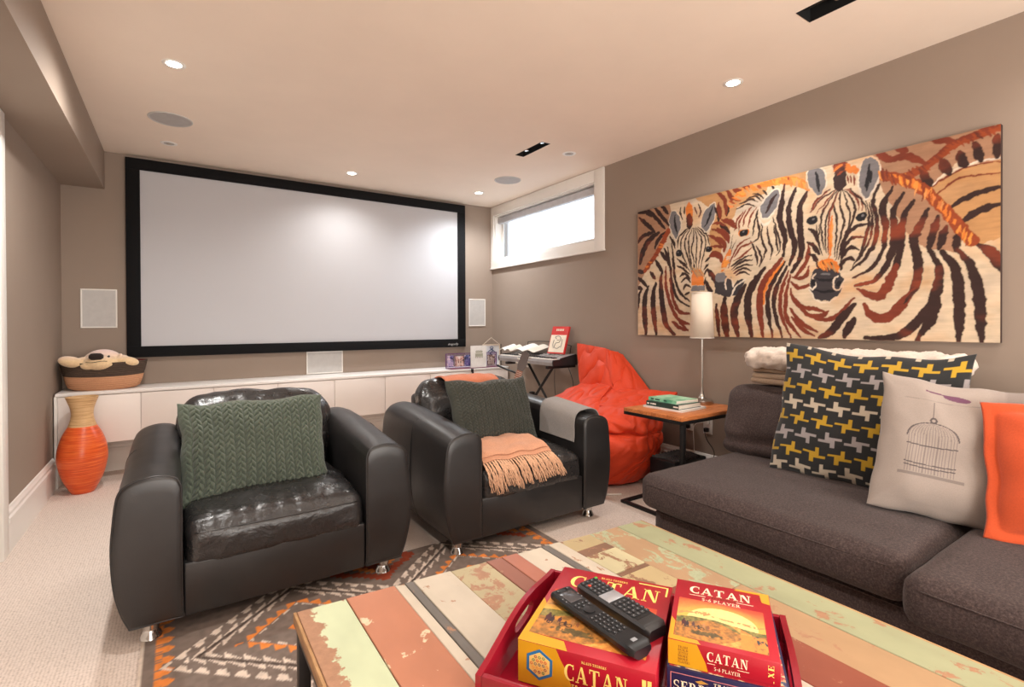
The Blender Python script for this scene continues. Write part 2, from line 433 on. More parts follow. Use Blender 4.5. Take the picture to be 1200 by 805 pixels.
# window: casing, jamb, headrail, sash, frosted glass
def window():
    t = struct(bpy.data.objects.new('window_1', None)); link(t); t.location = (R, (WY0 + WY1) / 2, (WZ0 + WZ1) / 2); oy, oz = t.location.y, t.location.z
    def b(name, x0, x1, y0, y1, z0, z1, mat, bev=.002): return box(name, x0, x1, y0 - oy, y1 - oy, z0 - oz, z1 - oz, mat, t, bev=bev)
    t0 = -.022
    b('casing', t0, 0, 3.155, WY0, WZ0 - .09, H - .004, M['trim']); b('casing', t0, 0, WY1, D - .004, WZ0 - .09, H - .004, M['trim'])
    b('casing', t0, 0, WY0, WY1, WZ1, H - .004, M['trim']); b('casing', t0, 0, WY0, WY1, WZ0 - .09, WZ0, M['trim'])
    b('sill', t0 - .012, 0, 3.15, D - .004, WZ0 - .105, WZ0 - .09, M['trim'])
    b('jamb', 0, .12, WY0, WY0 + .012, WZ0, WZ1, M['trim'], 0); b('jamb', 0, .12, WY1 - .012, WY1, WZ0, WZ1, M['trim'], 0)
    b('jamb', 0, .12, WY0 + .012, WY1 - .012, WZ1 - .012, WZ1, M['trim'], 0); b('jamb', 0, .12, WY0 + .012, WY1 - .012, WZ0, WZ0 + .012, M['trim'], 0)
    b('blind_headrail', .035, .085, WY0 + .02, WY1 - .02, WZ1 - .088, WZ1 - .022, M['headrail'], .004)
    fr = .03; z1 = WZ1 - .012; z0 = WZ0 + .012; y0 = WY0 + .012; y1 = WY1 - .012
    for (p, q, r_, s_) in ((y0, y0 + fr, z0, z1), (y1 - fr, y1, z0, z1), (y0 + fr, y1 - fr, z0, z0 + fr), (y0 + fr, y1 - fr, z1 - fr, z1)): b('sash', .09, .12, p, q, r_, s_, M['trim'])
    b('pane', .102, .108, y0 + fr, y1 - fr, z0 + fr, z1 - fr, M['frost'], 0)
M['headrail'] = plain('headrail_grey', (196, 196, 200), .5)
fm = MT('frosted_glass', (186, 191, 196), .5, 0, .5); fm.b.inputs['Transmission Weight'].default_value = 1; fm.b.inputs['IOR'].default_value = 1.2
fm.vary(.03, 3); M['frost'] = fm.m
window()

# ---------------------------------------------------------------- ceiling fixtures
em = MT('lamp_lens', (255, 240, 220), .4); em.b.inputs['Emission Color'].default_value = (1, .9, .78, 1); em.b.inputs['Emission Strength'].default_value = 14
M['lens'] = em.m
def downlight(x, y, watts, label, seen=True, tilt=0):
    t = thing('downlight', label, 'light', (x, y, H), group=None if seen else 'downlights overhead behind the camera')
    lathe('trim_ring', [(.034, .0), (.036, -.003), (.050, -.0035), (.054, -.001), (.054, 0)], M['trim'], t, 28)
    lathe('lens', [(.001, -.0032), (.033, -.0032), (.034, -.001), (.001, -.001)], M['lens'] if watts else M['grille'], t, 24)
    if not watts:
        lathe('bulb', [(.001, -.012), (.012, -.010), (.016, -.0035), (.001, -.0035)], M['nickel'], t, 16)
    else:
        ld = bpy.data.lights.new('downlight_beam', 'SPOT'); ld.energy = watts * LAMP_K; ld.color = (.93, .97, 1.0) if y > 4.4 and x > 2 else WARM; ld.spot_size = math.radians(165 if x < .5 and y > 1 else 150); ld.spot_blend = .75 if x < .5 and y > 1 else .9
        ld.shadow_soft_size = .045
        lo = bpy.data.objects.new('beam', ld); link(lo, t); lo.location = (0, 0, -.012)
    return t
names = ['lit round downlight in the ceiling near the long beam', 'lit round downlight in the ceiling above the zebra painting',
         'lit round downlight in the ceiling above the middle of the screen', 'lit round downlight in the ceiling in the corner by the window']
OUT = ['downlight by the long beam, level with the first armchair front and above the photo', 'downlight above the far half of the coffee table, out of view', 'downlight right above the game boxes, out of view',
       'downlight by the long beam beside the camera', 'downlight above the right-hand sofa seat, out of view', 'middle downlight of the rear row behind the camera', 'downlight of the rear row next to the beam', 'downlight of the rear row nearest the right wall']  # unseen lamps, added to lift the room's brightness
for i, (x, y, e) in enumerate(LIT):
    downlight(x, y, e, names[i] if i < 4 else OUT[i - 4], i < 4)
downlight(-.041, 4.538, 0, 'unlit round downlight in the ceiling above the left end of the screen')
downlight(2.613, 3.075, 0, 'unlit round downlight in the ceiling beside the small black slot')
for (x, y, lb) in ((-.026, 4.0, 'round flush ceiling speaker left, between the lit and the unlit downlight'), (2.607, 3.96, 'round flush ceiling speaker near the window')):
    t = thing('ceiling_speaker', lb, 'speaker', (x, y, H)); 
    lathe('rim', [(.115, 0), (.115, -.004), (.121, -.006), (.125, -.003), (.125, 0)], M['grille'], t, 48)
    lathe('grille', [(.001, -.0045), (.06, -.0042), (.1145, -.003), (.1145, -.001), (.001, -.001)], M['bluegrille'], t, 48)
# ---------------------------------------------------------------- projection screen
def screen():
    t = thing('projection_screen', 'large blank white projection screen in a wide black velvet frame on the back wall', 'screen', (1.2, D, .885))
    ox, oz = 1.2, .885; x0, x1, z0, z1 = -.332 - ox, 2.702 - ox, 0, 2.472 - oz; fw = .092; y0, y1 = -.048, 0
    m = MT('screen_vinyl', (188, 188, 192), .7, 0, .3); m.vary(.012, 1.5); M['vinyl'] = m.m
    box('screen_surface', x0 + fw - .01, x1 - fw + .01, -.030, -.022, z0 + .088 - .01, z1 - .088 + .01, M['vinyl'], t)
    for (a, b, c, d) in ((x0, x1, z1 - .088, z1), (x0, x1, z0, z0 + .088), (x0, x0 + fw, z0 + .088, z1 - .088), (x1 - fw, x1, z0 + .088, z1 - .088)):
        box('frame', a, b, y0, y1, c, d, M['felt'], t, bev=.003)
    fc = bpy.data.curves.new('txt', 'FONT'); fc.body = 'dragonfly'; fc.size = .034; fc.extrude = .0004; fc.shear = .25
    to = bpy.data.objects.new('lettering', fc); me = bpy.data.meshes.new_from_object(to); bpy.data.objects.remove(to)
    me.materials.append(M['grille']); o = bpy.data.objects.new('lettering', me); link(o, t); o.rotation_euler = (PI / 2, 0, 0); o.location = (x1 - .225, y0 - .0008, z0 + .022); o['label'] = 'small silver maker name on the frame'
screen()
def plate(name, x0, x1, z0, z1, lb, cat='speaker'):
    t = thing(name, lb, cat, ((x0 + x1) / 2, D, z0)); w_ = (x1 - x0) / 2; h_ = z1 - z0
    bm = bmesh.new(); f = .010
    for (a, b, c, d) in ((-w_, w_, h_ - f, h_), (-w_, w_, 0, f), (-w_, -w_ + f, f, h_ - f), (w_ - f, w_, f, h_ - f)): abox(bm, a, b, -.010, 0, c, d, .002, 1)
    bmobj('bezel', bm, M['trim'], t, smooth=True, autosm=.6)
    box('grille', -w_ + f, w_ - f, -.006, 0, f, h_ - f, M['grille'], t)
plate('wall_speaker', -.614, -.392, 1.122, 1.424, 'flat white wall speaker left of the projection screen')
plate('wall_speaker', 2.765, 2.985, 1.115, 1.425, 'flat white wall speaker right of the projection screen')
plate('wall_speaker', 1.015, 1.352, .670, .884, 'flat white centre speaker directly below the projection screen')
# ---------------------------------------------------------------- media cabinets
CY = 4.66; CT = .665
for i in range(8):
    xa = -.700 + i * .4705; xb = xa + .4705
    t = thing('media_cabinet', 'white handleless floating media cabinet, %s' % (
        'leftmost one behind the orange vase', 'second from the left wall', 'third from the left wall, left of the first armchair back', 'fourth from the left wall, below the centre speaker',
        'fifth from the left wall, between the armchairs', 'sixth from the left wall, left of the dark knitted cushion', 'seventh from the left wall, behind the second armchair', 'rightmost one in the corner behind the keyboard')[i], 'cabinet', ((xa + xb) / 2, (CY + D) / 2, .29))
    hw = .4705 / 2; dy = (D - CY) / 2
    bm = bmesh.new(); T = .018; Z = CT - .022 - .29
    abox(bm, -hw, -hw + T, -dy + .02, dy - .004, 0, Z); abox(bm, hw - T, hw, -dy + .02, dy - .004, 0, Z)
    abox(bm, -hw + T, hw - T, -dy + .02, dy - .004, 0, T); abox(bm, -hw + T, hw - T, -dy + .02, dy - .004, Z - T, Z); abox(bm, -hw + T, hw - T, dy - .012, dy - .004, T, Z - T)
    bmobj('body', bm, M['white'], t)
    box('door', -hw + .002, hw - .002, -dy, -dy + .018, .0, Z - .006, M['white'], t, bev=.0015)
wt = box('worktop', -.71, 3.066, CY - .004, D - .003, CT - .021, CT, M['cabtop'], bev=.002); wt.name = 'cabinet_top'
tag(wt, 'long white glossy top running over the media cabinets', 'worktop')
ep = box('end_panel', -.716, -.7005, CY - .004, D - .004, .0, CT - .022, M['trim'], bev=.001)
tag(ep, 'thin white end panel standing on the floor at the left wall beside the cabinets', 'panel')
# ---------------------------------------------------------------- zebra painting (flat print on a canvas block)
ZEB = "F0,-157,1835,2186,1007,2188,-64,-163,-196|F1,-30,1000,302,988,325,895,302,786,73,489,-32,335|F2,472,1015,1305,990,1305,874,1026,896,846,847,774,660,724,555,622,590,674,858|F1,1608,1003,2127,990,2127,792,1953,838,1836,731,1756,819,1608,885|F2,1836,724,1912,782,2004,811,2118,813,2119,470,2005,434,1985,528|F1,1634,834,1732,818,1847,687,1995,501,1954,421,1837,455,1756,550|S3,19,92,984,191,881,263,798|S3,19,159,984,239,891,302,817|S3,20,14,925,108,842,175,782|S3,18,224,984,295,907|S3,20,-4,962,74,961,133,910|S3,20,-13,720,48,772,158,787|S3,19,166,663,199,724,268,772|S3,20,-14,456,39,425,87,372|S3,20,-14,377,38,361|S3,19,124,485,170,426|S3,19,171,572,219,509,242,462|S3,18,223,631,286,553|S3,20,-14,503,73,492|S3,30,18,558,57,664,125,741,207,777|U8,34,73,502,174,610,247,705,297,780|S3,32,81,-1,64,170,73,303,104,370|S3,31,181,1,157,155,149,299,177,395|S3,30,350,4,269,89,238,244,222,399,239,475|S3,19,-11,158,7,306,42,358|S4,19,270,510,278,344,347,164,462,38|S4,19,309,418,340,265,392,176,480,156|S4,19,355,146,407,102,480,83|S4,19,332,102,395,58,468,38|S3,14,286,661,309,519,332,379,385,263,480,208|S3,14,325,681,340,554,355,415,400,312,480,245|S3,14,255,652,286,585,295,521|S3,14,310,734,363,651,366,601|F0,360,695,396,758,481,784,565,768,635,687,655,602,635,523,608,419,608,313,494,319,451,359,385,462,360,589|S3,9,481,782,396,721,375,643|S3,9,488,781,418,706,405,646,437,544,483,460|S3,9,492,774,445,690,449,604,483,514,497,446|S3,9,502,766,473,686,478,588,500,489,509,452|S3,9,509,765,516,692,495,622,516,535,517,460|S3,8,516,764,544,688,537,605,537,521,531,462|S3,8,523,763,578,683,571,589,558,507,551,448|S3,8,530,768,601,692,608,626,588,540,571,464|S3,8,551,765,626,688,642,627|S3,9,452,762,408,726|S3,8,572,749,606,720,632,675|S3,12,375,563,415,527,459,486|S3,12,375,513,430,483,477,440|S3,12,396,430,437,448,483,405|S3,12,410,388,451,414,490,378|S3,12,429,329,451,365,490,346|S3,12,437,296,477,308|S3,11,645,543,609,518|S3,11,635,499,596,458|S3,11,628,467,596,414|S3,11,615,407,596,355|F5,511,463,571,464,594,409,598,355,501,358,497,416|F6,501,355,602,351,610,313,494,319|F6,302,874,325,914,356,917,393,870,408,794,386,729,363,701,325,769,302,836|U9,5,302,874,325,914,356,917,393,870,408,794,386,729,363,701,325,769,302,836,302,874|F6,572,791,606,868,659,904,685,905,691,840,665,775,619,718,578,754|U9,5,572,791,606,868,659,904,685,905,691,840,665,775,619,718,578,754,572,791|S7,12,357,883,354,827,372,743|S7,11,666,886,640,820,603,756|S5,45,474,941,481,885,484,830|S3,34,478,861,481,824,481,772|S3,11,408,929,401,894,423,840|S3,10,554,925,572,874,558,829|S3,10,523,907,544,855|S3,11,438,930,438,875|U7,41,384,599,393,598|U6,10,381,605,384,604|U7,37,632,599,640,598|U6,9,630,605,632,604|S3,15,685,876,711,825,711,779|S3,14,755,891,780,846,774,802|S3,14,723,748,774,712,792,684|S4,13,659,730,723,702,780,632|S4,13,632,699,698,654,739,605|S4,13,645,615,698,611,767,593|S4,13,749,782,798,766,829,746|S4,13,665,766,711,768,761,742|S4,27,645,551,685,561,723,536,733,503|S3,21,629,455,672,403,695,355|S3,21,612,384,632,335,665,308|F0,999,839,1056,938,1152,930,1281,874,1312,764,1294,638,1300,301,1192,281,1139,487,1112,626|F0,864,793,955,834,999,811,999,741,1070,687,1112,626,1125,543,1112,504,1056,482,970,435,925,382,848,315,767,267,701,293,684,401,718,458,760,514,792,599,824,713|U5,42,808,870,895,939,1042,959,1192,936,1296,877|S11,17,816,890,910,950,1042,972,1192,944,1287,892|S3,22,1152,919,1139,825,1125,719,1155,606,1148,493|S3,21,1221,885,1182,789,1185,655,1214,545,1185,439|S3,24,1284,850,1244,764,1246,606,1250,488,1195,390|S4,14,1294,561,1288,471,1237,384,1203,358|S4,14,1296,418,1269,355,1199,361|S4,14,1312,320,1244,296,1192,335|S3,9,1084,740,1109,640,1128,556,1105,498|S3,10,864,866,940,876,987,853|S3,10,910,885,970,890,1009,858|S3,10,955,912,999,892,1025,864|S3,10,1021,918,1045,888|S3,10,840,834,910,852,967,831|S3,10,1077,930,1091,905|S4,19,702,974,752,918,771,813|S4,19,710,897,727,796|S4,18,817,978,876,933|S4,18,887,980,928,950|S4,18,768,974,813,913,824,859|S4,19,735,784,792,755,840,710|S4,19,701,732,768,680,787,627|S4,19,701,672,755,622,751,567|F6,999,804,1021,849,1077,899,1119,903,1127,854,1105,791,1063,744,1013,738|U9,8,1013,738,999,804,1021,849,1077,899,1119,903,1127,854,1105,791,1063,744,1013,738|S3,12,1104,873,1063,819,1039,773|S9,13,996,739,1028,701,1073,725|S4,10,856,681,864,750,905,817|S4,10,829,694,848,767,887,807|S4,10,887,714,902,772,943,830|S4,9,925,699,940,765,979,822|S3,11,955,649,965,719,987,806|S3,11,984,758,995,643,958,604|S3,11,1013,711,1013,613,1038,540,1011,466|S3,10,1049,691,1056,607,1080,535,1066,479|S3,11,977,576,1009,501,999,444|S3,11,940,609,973,534,984,455|S3,10,1087,685,1101,614,1112,531|S4,10,940,630,864,605,803,509,784,452|S4,10,955,600,879,581,824,522|S4,10,947,572,887,529,824,497|S3,11,947,522,879,504,800,462|S3,11,955,493,879,487,808,444|S3,11,950,458,887,464,816,432|S3,11,943,423,887,443,824,416|S3,11,932,401,882,421,835,401|S3,5,816,670,800,584,771,491|S3,5,840,630,808,568,781,479|S5,31,797,569,764,499,738,441|S11,16,781,527,748,455|U5,35,876,673,910,670|U7,33,882,672,904,670|U6,9,885,677,890,676|F10,684,408,751,407,803,391,819,331,851,373,902,369,882,327,835,272,767,263,684,294|S6,47,701,399,751,395|U9,8,768,317,759,365,781,393,808,369,819,328|U9,8,803,270,840,330,907,369|S3,35,759,257,751,156,775,-5|S3,34,902,333,848,242,824,140,855,-3|S3,32,1031,432,940,309,917,182,947,-1|S4,27,1139,478,1028,346,999,208,1020,0|S3,18,1155,456,1070,316,1049,192,1080,1|S3,18,1168,430,1105,300,1091,177,1142,3|S4,15,1179,402,1136,284,1132,149,1192,4|S4,15,1187,375,1163,256,1166,122,1246,5|S5,13,1152,465,1049,331,1023,207|S3,19,692,218,718,-6|S4,15,1192,295,1205,227,1282,146,1367,109,1436,125,1530,224|S4,15,1199,254,1256,186,1331,169,1396,144|S4,16,1186,175,1244,94,1343,37|S4,15,1192,121,1256,55,1321,14|S4,15,1306,133,1367,132,1402,154|S3,27,1530,190,1470,118,1402,31,1349,7|S3,26,1531,115,1476,10|S3,14,1644,812,1617,734,1632,626,1622,510,1571,422,1510,377|S3,14,1701,783,1657,691,1672,596,1664,481,1612,382,1520,334|S3,9,1601,725,1612,629,1602,537,1560,447,1523,400|S3,9,1586,740,1597,655,1586,562,1550,460|S3,21,1701,783,1659,690,1672,596,1662,505|S3,21,1750,742,1706,659,1711,544,1687,410,1622,311,1534,291|S3,21,1795,700,1749,617,1739,506,1721,383,1674,282|S4,28,1721,383,1677,272,1633,226,1547,268|S3,25,1847,646,1808,542,1791,496,1810,375,1797,264,1745,175|S4,31,1792,251,1685,119,1609,127,1576,188|S3,21,1886,598,1864,506,1851,451|S3,21,1918,546,1889,446|S3,20,1959,506,1954,430|S3,26,1848,457,1888,367,1886,259,1848,151,1733,25,1583,10|S3,26,1888,259,1867,123,1803,-1|S3,11,1803,320,1809,264,1751,189|S3,28,1900,431,1949,348,1965,201,1967,0|S3,27,1962,429,2010,343,2038,185,2043,3|S3,26,2032,444,2082,399,2112,314|U9,6,1842,733,1914,795,2004,824,2114,820|S4,7,1836,720,1912,779,2004,809,2116,805|S4,7,1864,687,1954,761,2033,762,2116,751|S3,17,1921,619,1994,670,2116,695|S3,21,1972,554,2034,598,2116,620|U8,28,1744,819,1847,852,1953,928,2116,959|S4,14,1756,826,1847,866,1953,937,2116,969|S3,25,1825,837,1855,748|S3,24,1899,866,1930,793|S3,23,1964,885,1986,813|S3,22,2021,913,2041,825|S3,22,2095,926,2098,827|S4,22,1696,932,1768,918,1838,871|S4,23,1634,974,1684,931,1714,915|S4,22,1718,979,1762,948|S4,20,1858,979,1912,959,1955,930|S4,19,2043,974,2081,974|U8,43,1646,858,1782,791,1901,643,2011,464|S5,17,1646,867,1782,796,1907,626,1999,477|F0,1334,804,1382,845,1451,848,1528,800,1581,741,1593,656,1576,564,1530,426,1490,333,1474,260,1405,207,1334,223,1292,283,1304,372,1316,449,1288,594,1283,698,1300,773|S3,8,1439,832,1370,797,1312,738|S3,8,1445,825,1405,777,1368,715,1361,621,1376,505|S3,8,1445,818,1422,761,1394,692,1380,606,1386,485|S3,8,1456,822,1426,748,1440,671,1440,572,1428,455|S3,8,1405,840,1346,802,1307,746|S4,7,1442,832,1382,769,1334,712|S4,7,1449,811,1407,702,1398,578,1396,472|S4,7,1484,822,1539,762,1551,693|S4,7,1495,820,1558,758,1568,690|S4,7,1393,830,1334,779,1304,727|S3,9,1462,821,1456,742,1479,652,1457,545,1437,442|S3,9,1468,826,1492,747,1508,659,1479,554,1449,441|S3,9,1473,825,1519,754,1530,679,1501,587,1460,464|S3,7,1506,817,1572,731,1584,675|S3,7,1352,648,1349,572,1358,482|S3,7,1337,651,1342,561,1364,469|S5,13,1417,688,1411,576,1405,458|S11,7,1420,662,1415,513|S3,13,1589,615,1539,608,1490,565,1460,489|S3,13,1573,547,1528,549,1484,516,1465,451|S3,13,1547,482,1512,501,1479,468,1462,427|S3,13,1526,427,1501,441,1468,414,1462,381|S3,14,1292,635,1328,604,1349,541|S3,14,1285,556,1316,541,1349,477|S3,14,1295,487,1322,474,1337,431|S3,8,1593,561,1562,470,1517,389|S3,8,1596,644,1602,607,1586,551|F5,1340,427,1364,450,1405,454,1440,436,1457,397,1440,371,1334,380|F10,1322,397,1382,404,1445,385,1476,334,1465,261,1405,207,1334,223,1294,283,1304,347|S7,12,1334,344,1382,328,1440,336|S7,12,1322,281,1382,265,1440,274|S6,10,1358,368,1405,364|U9,7,1334,372,1313,346,1334,316,1316,284,1295,295|U9,7,1451,350,1426,325,1428,285,1451,271,1474,307|U9,6,1298,282,1334,220,1405,205,1465,258,1476,321|S7,20,1320,333,1320,307|S7,19,1451,317,1449,296|U7,43,1305,679,1316,682|U6,11,1315,688,1319,688|U7,40,1558,654,1567,657|U6,10,1566,662,1569,663|F6,1285,957,1304,985,1352,978,1382,939,1388,881,1370,835,1340,810,1304,862,1285,918|U9,7,1285,957,1304,985,1352,978,1382,939,1388,881,1370,835,1340,810,1304,862,1285,918,1285,957|F6,1549,891,1565,947,1601,967,1637,939,1648,878,1632,812,1601,761,1581,747,1554,806|U9,7,1549,891,1565,947,1601,967,1637,939,1648,878,1632,812,1601,761,1581,747,1554,806,1549,891|S7,14,1332,952,1341,892,1346,840|S7,12,1603,925,1591,851,1583,788|S7,12,1606,889,1601,831|S4,24,1439,983,1445,923|S4,23,1460,985,1460,926|S4,23,1479,972,1473,916|S5,23,1490,955,1512,907|S5,23,1522,934,1538,900|S3,38,1457,926,1457,877,1454,826|S4,7,1495,893,1501,849|S4,7,1512,889,1515,845|S4,7,1528,887,1530,830|S11,8,1640,882,1654,831|S4,8,1649,880,1666,821|S4,8,1655,892,1676,819|S8,8,1668,868,1682,817|S4,8,1672,885,1692,814|S11,8,1687,850,1698,812|S8,8,1685,860,1703,794|S4,8,1697,857,1715,789|S8,8,1706,843,1720,791|S8,8,1723,849,1734,808|S8,8,1720,845,1737,781|S11,8,1729,833,1745,777|S5,8,1738,840,1757,772|S8,8,1748,822,1764,762|S11,8,1758,832,1772,777|S11,8,1764,813,1776,770|S4,8,1771,829,1785,777|S8,8,1782,809,1776,762|S5,8,1793,807,1787,760|S11,8,1798,789,1793,754|S11,8,1805,788,1797,722|S5,7,1821,777,1816,744|S4,7,1831,769,1826,729|S8,7,1834,767,1827,711|S4,7,1833,750,1825,687|S11,7,1840,734,1834,688|S11,7,1860,744,1852,679|S8,7,1857,726,1850,670|S8,7,1869,716,1863,673|S5,7,1871,713,1865,661|S8,7,1878,691,1873,654|S8,7,1884,684,1879,640|S5,7,1900,679,1896,644|S11,7,1907,671,1901,624|S8,7,1914,659,1905,623|S5,7,1924,653,1910,599|S8,7,1932,643,1920,595|S8,7,1934,638,1920,583|S5,7,1934,619,1921,569|S8,7,1943,611,1932,570|S8,7,1943,587,1934,551|S8,7,1962,587,1950,540|S8,7,1966,583,1955,537|S8,7,1964,563,1952,515|S11,7,1969,545,1960,512|S8,7,1985,547,1975,508|S11,7,1986,528,1976,490|S5,7,1987,513,1979,478|S11,7,1997,510,1985,461|S8,7,2003,503,1988,445|S11,7,2012,501,1999,448|S8,8,1736,839,1770,804|S4,8,1754,827,1773,806|S4,8,1750,834,1780,802|S8,8,1767,838,1795,808|S4,8,1768,853,1794,825|S8,8,1782,848,1806,822|S8,8,1782,859,1814,824|S8,8,1799,860,1820,838|S3,7,1810,848,1830,827|S8,7,1816,858,1847,825|S3,7,1823,860,1847,834|S8,7,1829,862,1854,834|S8,7,1844,858,1863,844|S8,7,1849,878,1869,864|S8,7,1867,873,1887,858|S8,7,1863,886,1888,867|S3,7,1876,892,1898,876|S8,7,1884,900,1902,886|S8,7,1899,902,1918,887|S8,7,1905,906,1930,887|S8,7,1911,917,1936,899|S8,7,1915,930,1950,904|S8,7,1924,933,1951,912|S8,7,1939,939,1959,923|S3,7,1952,951,1980,914|S8,7,1956,946,1984,909|S8,7,1981,946,2003,916|S4,7,1997,948,2018,920|S8,7,2010,959,2026,938|S3,7,2019,962,2044,928|S8,7,2034,970,2059,935|S8,7,2053,956,2074,926|S4,7,2055,959,2076,931|S8,7,2066,966,2092,930|S8,7,2091,960,2107,938|S8,6,2096,974,2113,951|S2,12,781,882,844,858|S8,12,790,898,839,879|S2,12,821,892,867,874|S8,12,823,906,872,886|S5,12,816,916,877,892|S2,12,831,917,892,893|S5,12,847,934,906,910|S11,12,848,942,898,921|S11,12,876,942,924,922|S2,12,889,952,929,914|S5,12,904,963,935,933|S2,12,920,952,950,923|S5,12,928,972,971,930|S5,11,949,965,991,925|S2,11,966,966,1010,923|S8,11,986,955,1011,930|S5,11,1013,961,1038,936|S5,11,1021,977,1062,935|S5,11,1049,966,1070,932|S5,11,1058,984,1086,940|S11,11,1075,982,1107,931|S5,11,1081,984,1111,935|S11,11,1101,959,1123,924|S5,11,1124,958,1146,922|S5,11,1137,964,1161,924|S5,11,1158,955,1183,915|S8,11,1174,962,1194,928|S5,11,1185,956,1197,901|S11,10,1204,946,1214,899|S11,10,1221,945,1231,897|S2,10,1222,927,1230,889|S11,10,1243,934,1252,891|S5,10,1247,930,1258,882|S11,10,1265,904,1271,872|S2,10,1280,897,1286,866|S2,10,1283,909,1292,861|S8,11,58,515,95,510|S5,11,73,532,106,528|S4,10,94,556,147,548|S5,10,106,564,138,559|S4,10,123,578,161,573|S8,10,158,606,201,600|S4,10,168,614,201,611|S8,10,174,636,220,631|S8,10,174,650,216,646|S5,10,202,670,248,666|S5,10,216,686,261,681|S4,10,218,703,255,699|S8,10,226,704,280,700|S8,10,247,719,284,716|S8,10,257,742,294,739|S8,10,243,748,290,744|S8,10,269,765,311,761|S8,10,279,769,313,766|S5,8,1482,993,1431,964|S4,8,1468,989,1417,960|S3,8,1472,983,1425,956|S8,8,1461,974,1420,950|S4,8,1492,969,1434,936|S5,8,1468,962,1426,937|S5,8,1467,956,1422,930|S4,8,1482,947,1450,928|S3,8,1471,945,1428,919|S3,8,1477,940,1433,914|S3,8,1485,939,1430,907|S8,8,1474,927,1442,907|S7,7,1330,438,1350,395|S2,7,1339,441,1355,407|S11,7,1346,429,1362,396|S5,7,1351,430,1371,388|S11,7,1360,427,1379,387|S7,7,1368,439,1387,398|S5,7,1376,420,1392,385|S11,7,1383,443,1408,388|S2,7,1394,423,1409,390|S5,7,1405,422,1420,391|S7,7,1409,433,1434,379|S2,7,1419,411,1438,370|S2,7,1418,431,1443,376|S5,7,1426,422,1451,368|S5,8,497,466,523,426|S2,8,504,489,542,431|S1,8,511,464,548,407|S2,8,533,455,559,416|S2,8,537,470,571,417|S2,8,540,479,577,421|S1,8,554,464,588,411|S2,8,560,480,607,407|S0,8,801,528,765,526|S0,8,796,516,767,513|S11,8,783,500,741,496|S11,8,794,490,751,486|S11,8,778,476,737,472|S0,8,767,458,727,454"
def raster(W_, H_, ops, pal, sx, sy, rng):
    img = np.zeros((H_, W_, 3)); img[:] = pal[0]
    yy, xx = np.mgrid[0:H_, 0:W_]
    def poly(pts):
        m = np.zeros((H_, W_), bool); n = len(pts)
        for i in range(n):
            x1, y1 = pts[i]; x2, y2 = pts[(i + 1) % n]
            if y1 == y2: continue
            c = ((y1 > yy) != (y2 > yy)) & (xx < (x2 - x1) * (yy - y1) / (y2 - y1) + x1); m ^= c
        return m
    for o in ops:
        if o[0] == 'F':
            v = [int(q) for q in o[1:].split(',')]; pts = [(v[i] * sx, v[i + 1] * sy) for i in range(1, len(v), 2)]
            img[poly(pts)] = pal[v[0]]
        else:
            v = [int(q) for q in o[1:].split(',')]; pts = [(v[i] * sx, v[i + 1] * sy) for i in range(2, len(v), 2)]
            r0 = v[1] * sx / 2 * (1.42 if v[1] > 11 and v[0] in (3, 4) else 1.15); C = spline(pts, 12) if len(pts) > 2 else [np.array(pts[0]) * (1 - k / 8) + np.array(pts[1]) * k / 8 for k in range(9)]
            # resample to unit steps
            Q = [C[0]]
            for c in C[1:]:
                d = np.hypot(*(c - Q[-1])); n = max(1, int(d / .7)); a = Q[-1]
                for k in range(1, n + 1): Q.append(a + (c - a) * k / n)
            T = len(Q); mask = {}
            for k, q in enumerate(Q):
                s = k / max(1, T - 1); r = r0 * (1 if o[0] == 'U' else (.50 + .66 * min(1, 3.5 * s, 3.5 * (1 - s)))) ; r = max(.55, r)
                x0, x1 = max(0, int(q[0] - r - 2)), min(W_, int(q[0] + r + 3)); y0, y1 = max(0, int(q[1] - r - 2)), min(H_, int(q[1] + r + 3))
                if x0 >= x1 or y0 >= y1: continue
                d = np.hypot(xx[y0:y1, x0:x1] - q[0], yy[y0:y1, x0:x1] - q[1]); a = np.clip(r + .5 - d, 0, 1)
                if 'm' not in mask: mask['m'] = np.zeros((H_, W_))
                sub = mask['m'][y0:y1, x0:x1]; np.maximum(sub, a, out=sub)
            if 'm' in mask:
                a = mask['m'][..., None]; ys_, xs_ = np.nonzero(mask['m'])
                img[ys_, xs_] = img[ys_, xs_] * (1 - a[ys_, xs_]) + np.array(pal[v[0]]) * a[ys_, xs_]
    return img
def fbm(W_, H_, sx, sy, rng, octs=4):
    out = np.zeros((H_, W_)); amp = 1; tot = 0
    for o in range(octs):
        gw, gh = int(W_ / sx * 2 ** o) + 3, int(H_ / sy * 2 ** o) + 3; g = rng.random((gh, gw))
        X = np.linspace(0, gw - 2.01, W_); Y = np.linspace(0, gh - 2.01, H_); xi = X.astype(int); yi = Y.astype(int); fx = X - xi; fy = (Y - yi)[:, None]
        fx = fx * fx * (3 - 2 * fx); fy = fy * fy * (3 - 2 * fy)
        a = g[yi][:, xi] * (1 - fx) + g[yi][:, xi + 1] * fx; b = g[yi + 1][:, xi] * (1 - fx) + g[yi + 1][:, xi + 1] * fx
        out += amp * (a * (1 - fy) + b * fy); tot += amp; amp *= .5
    return out / tot
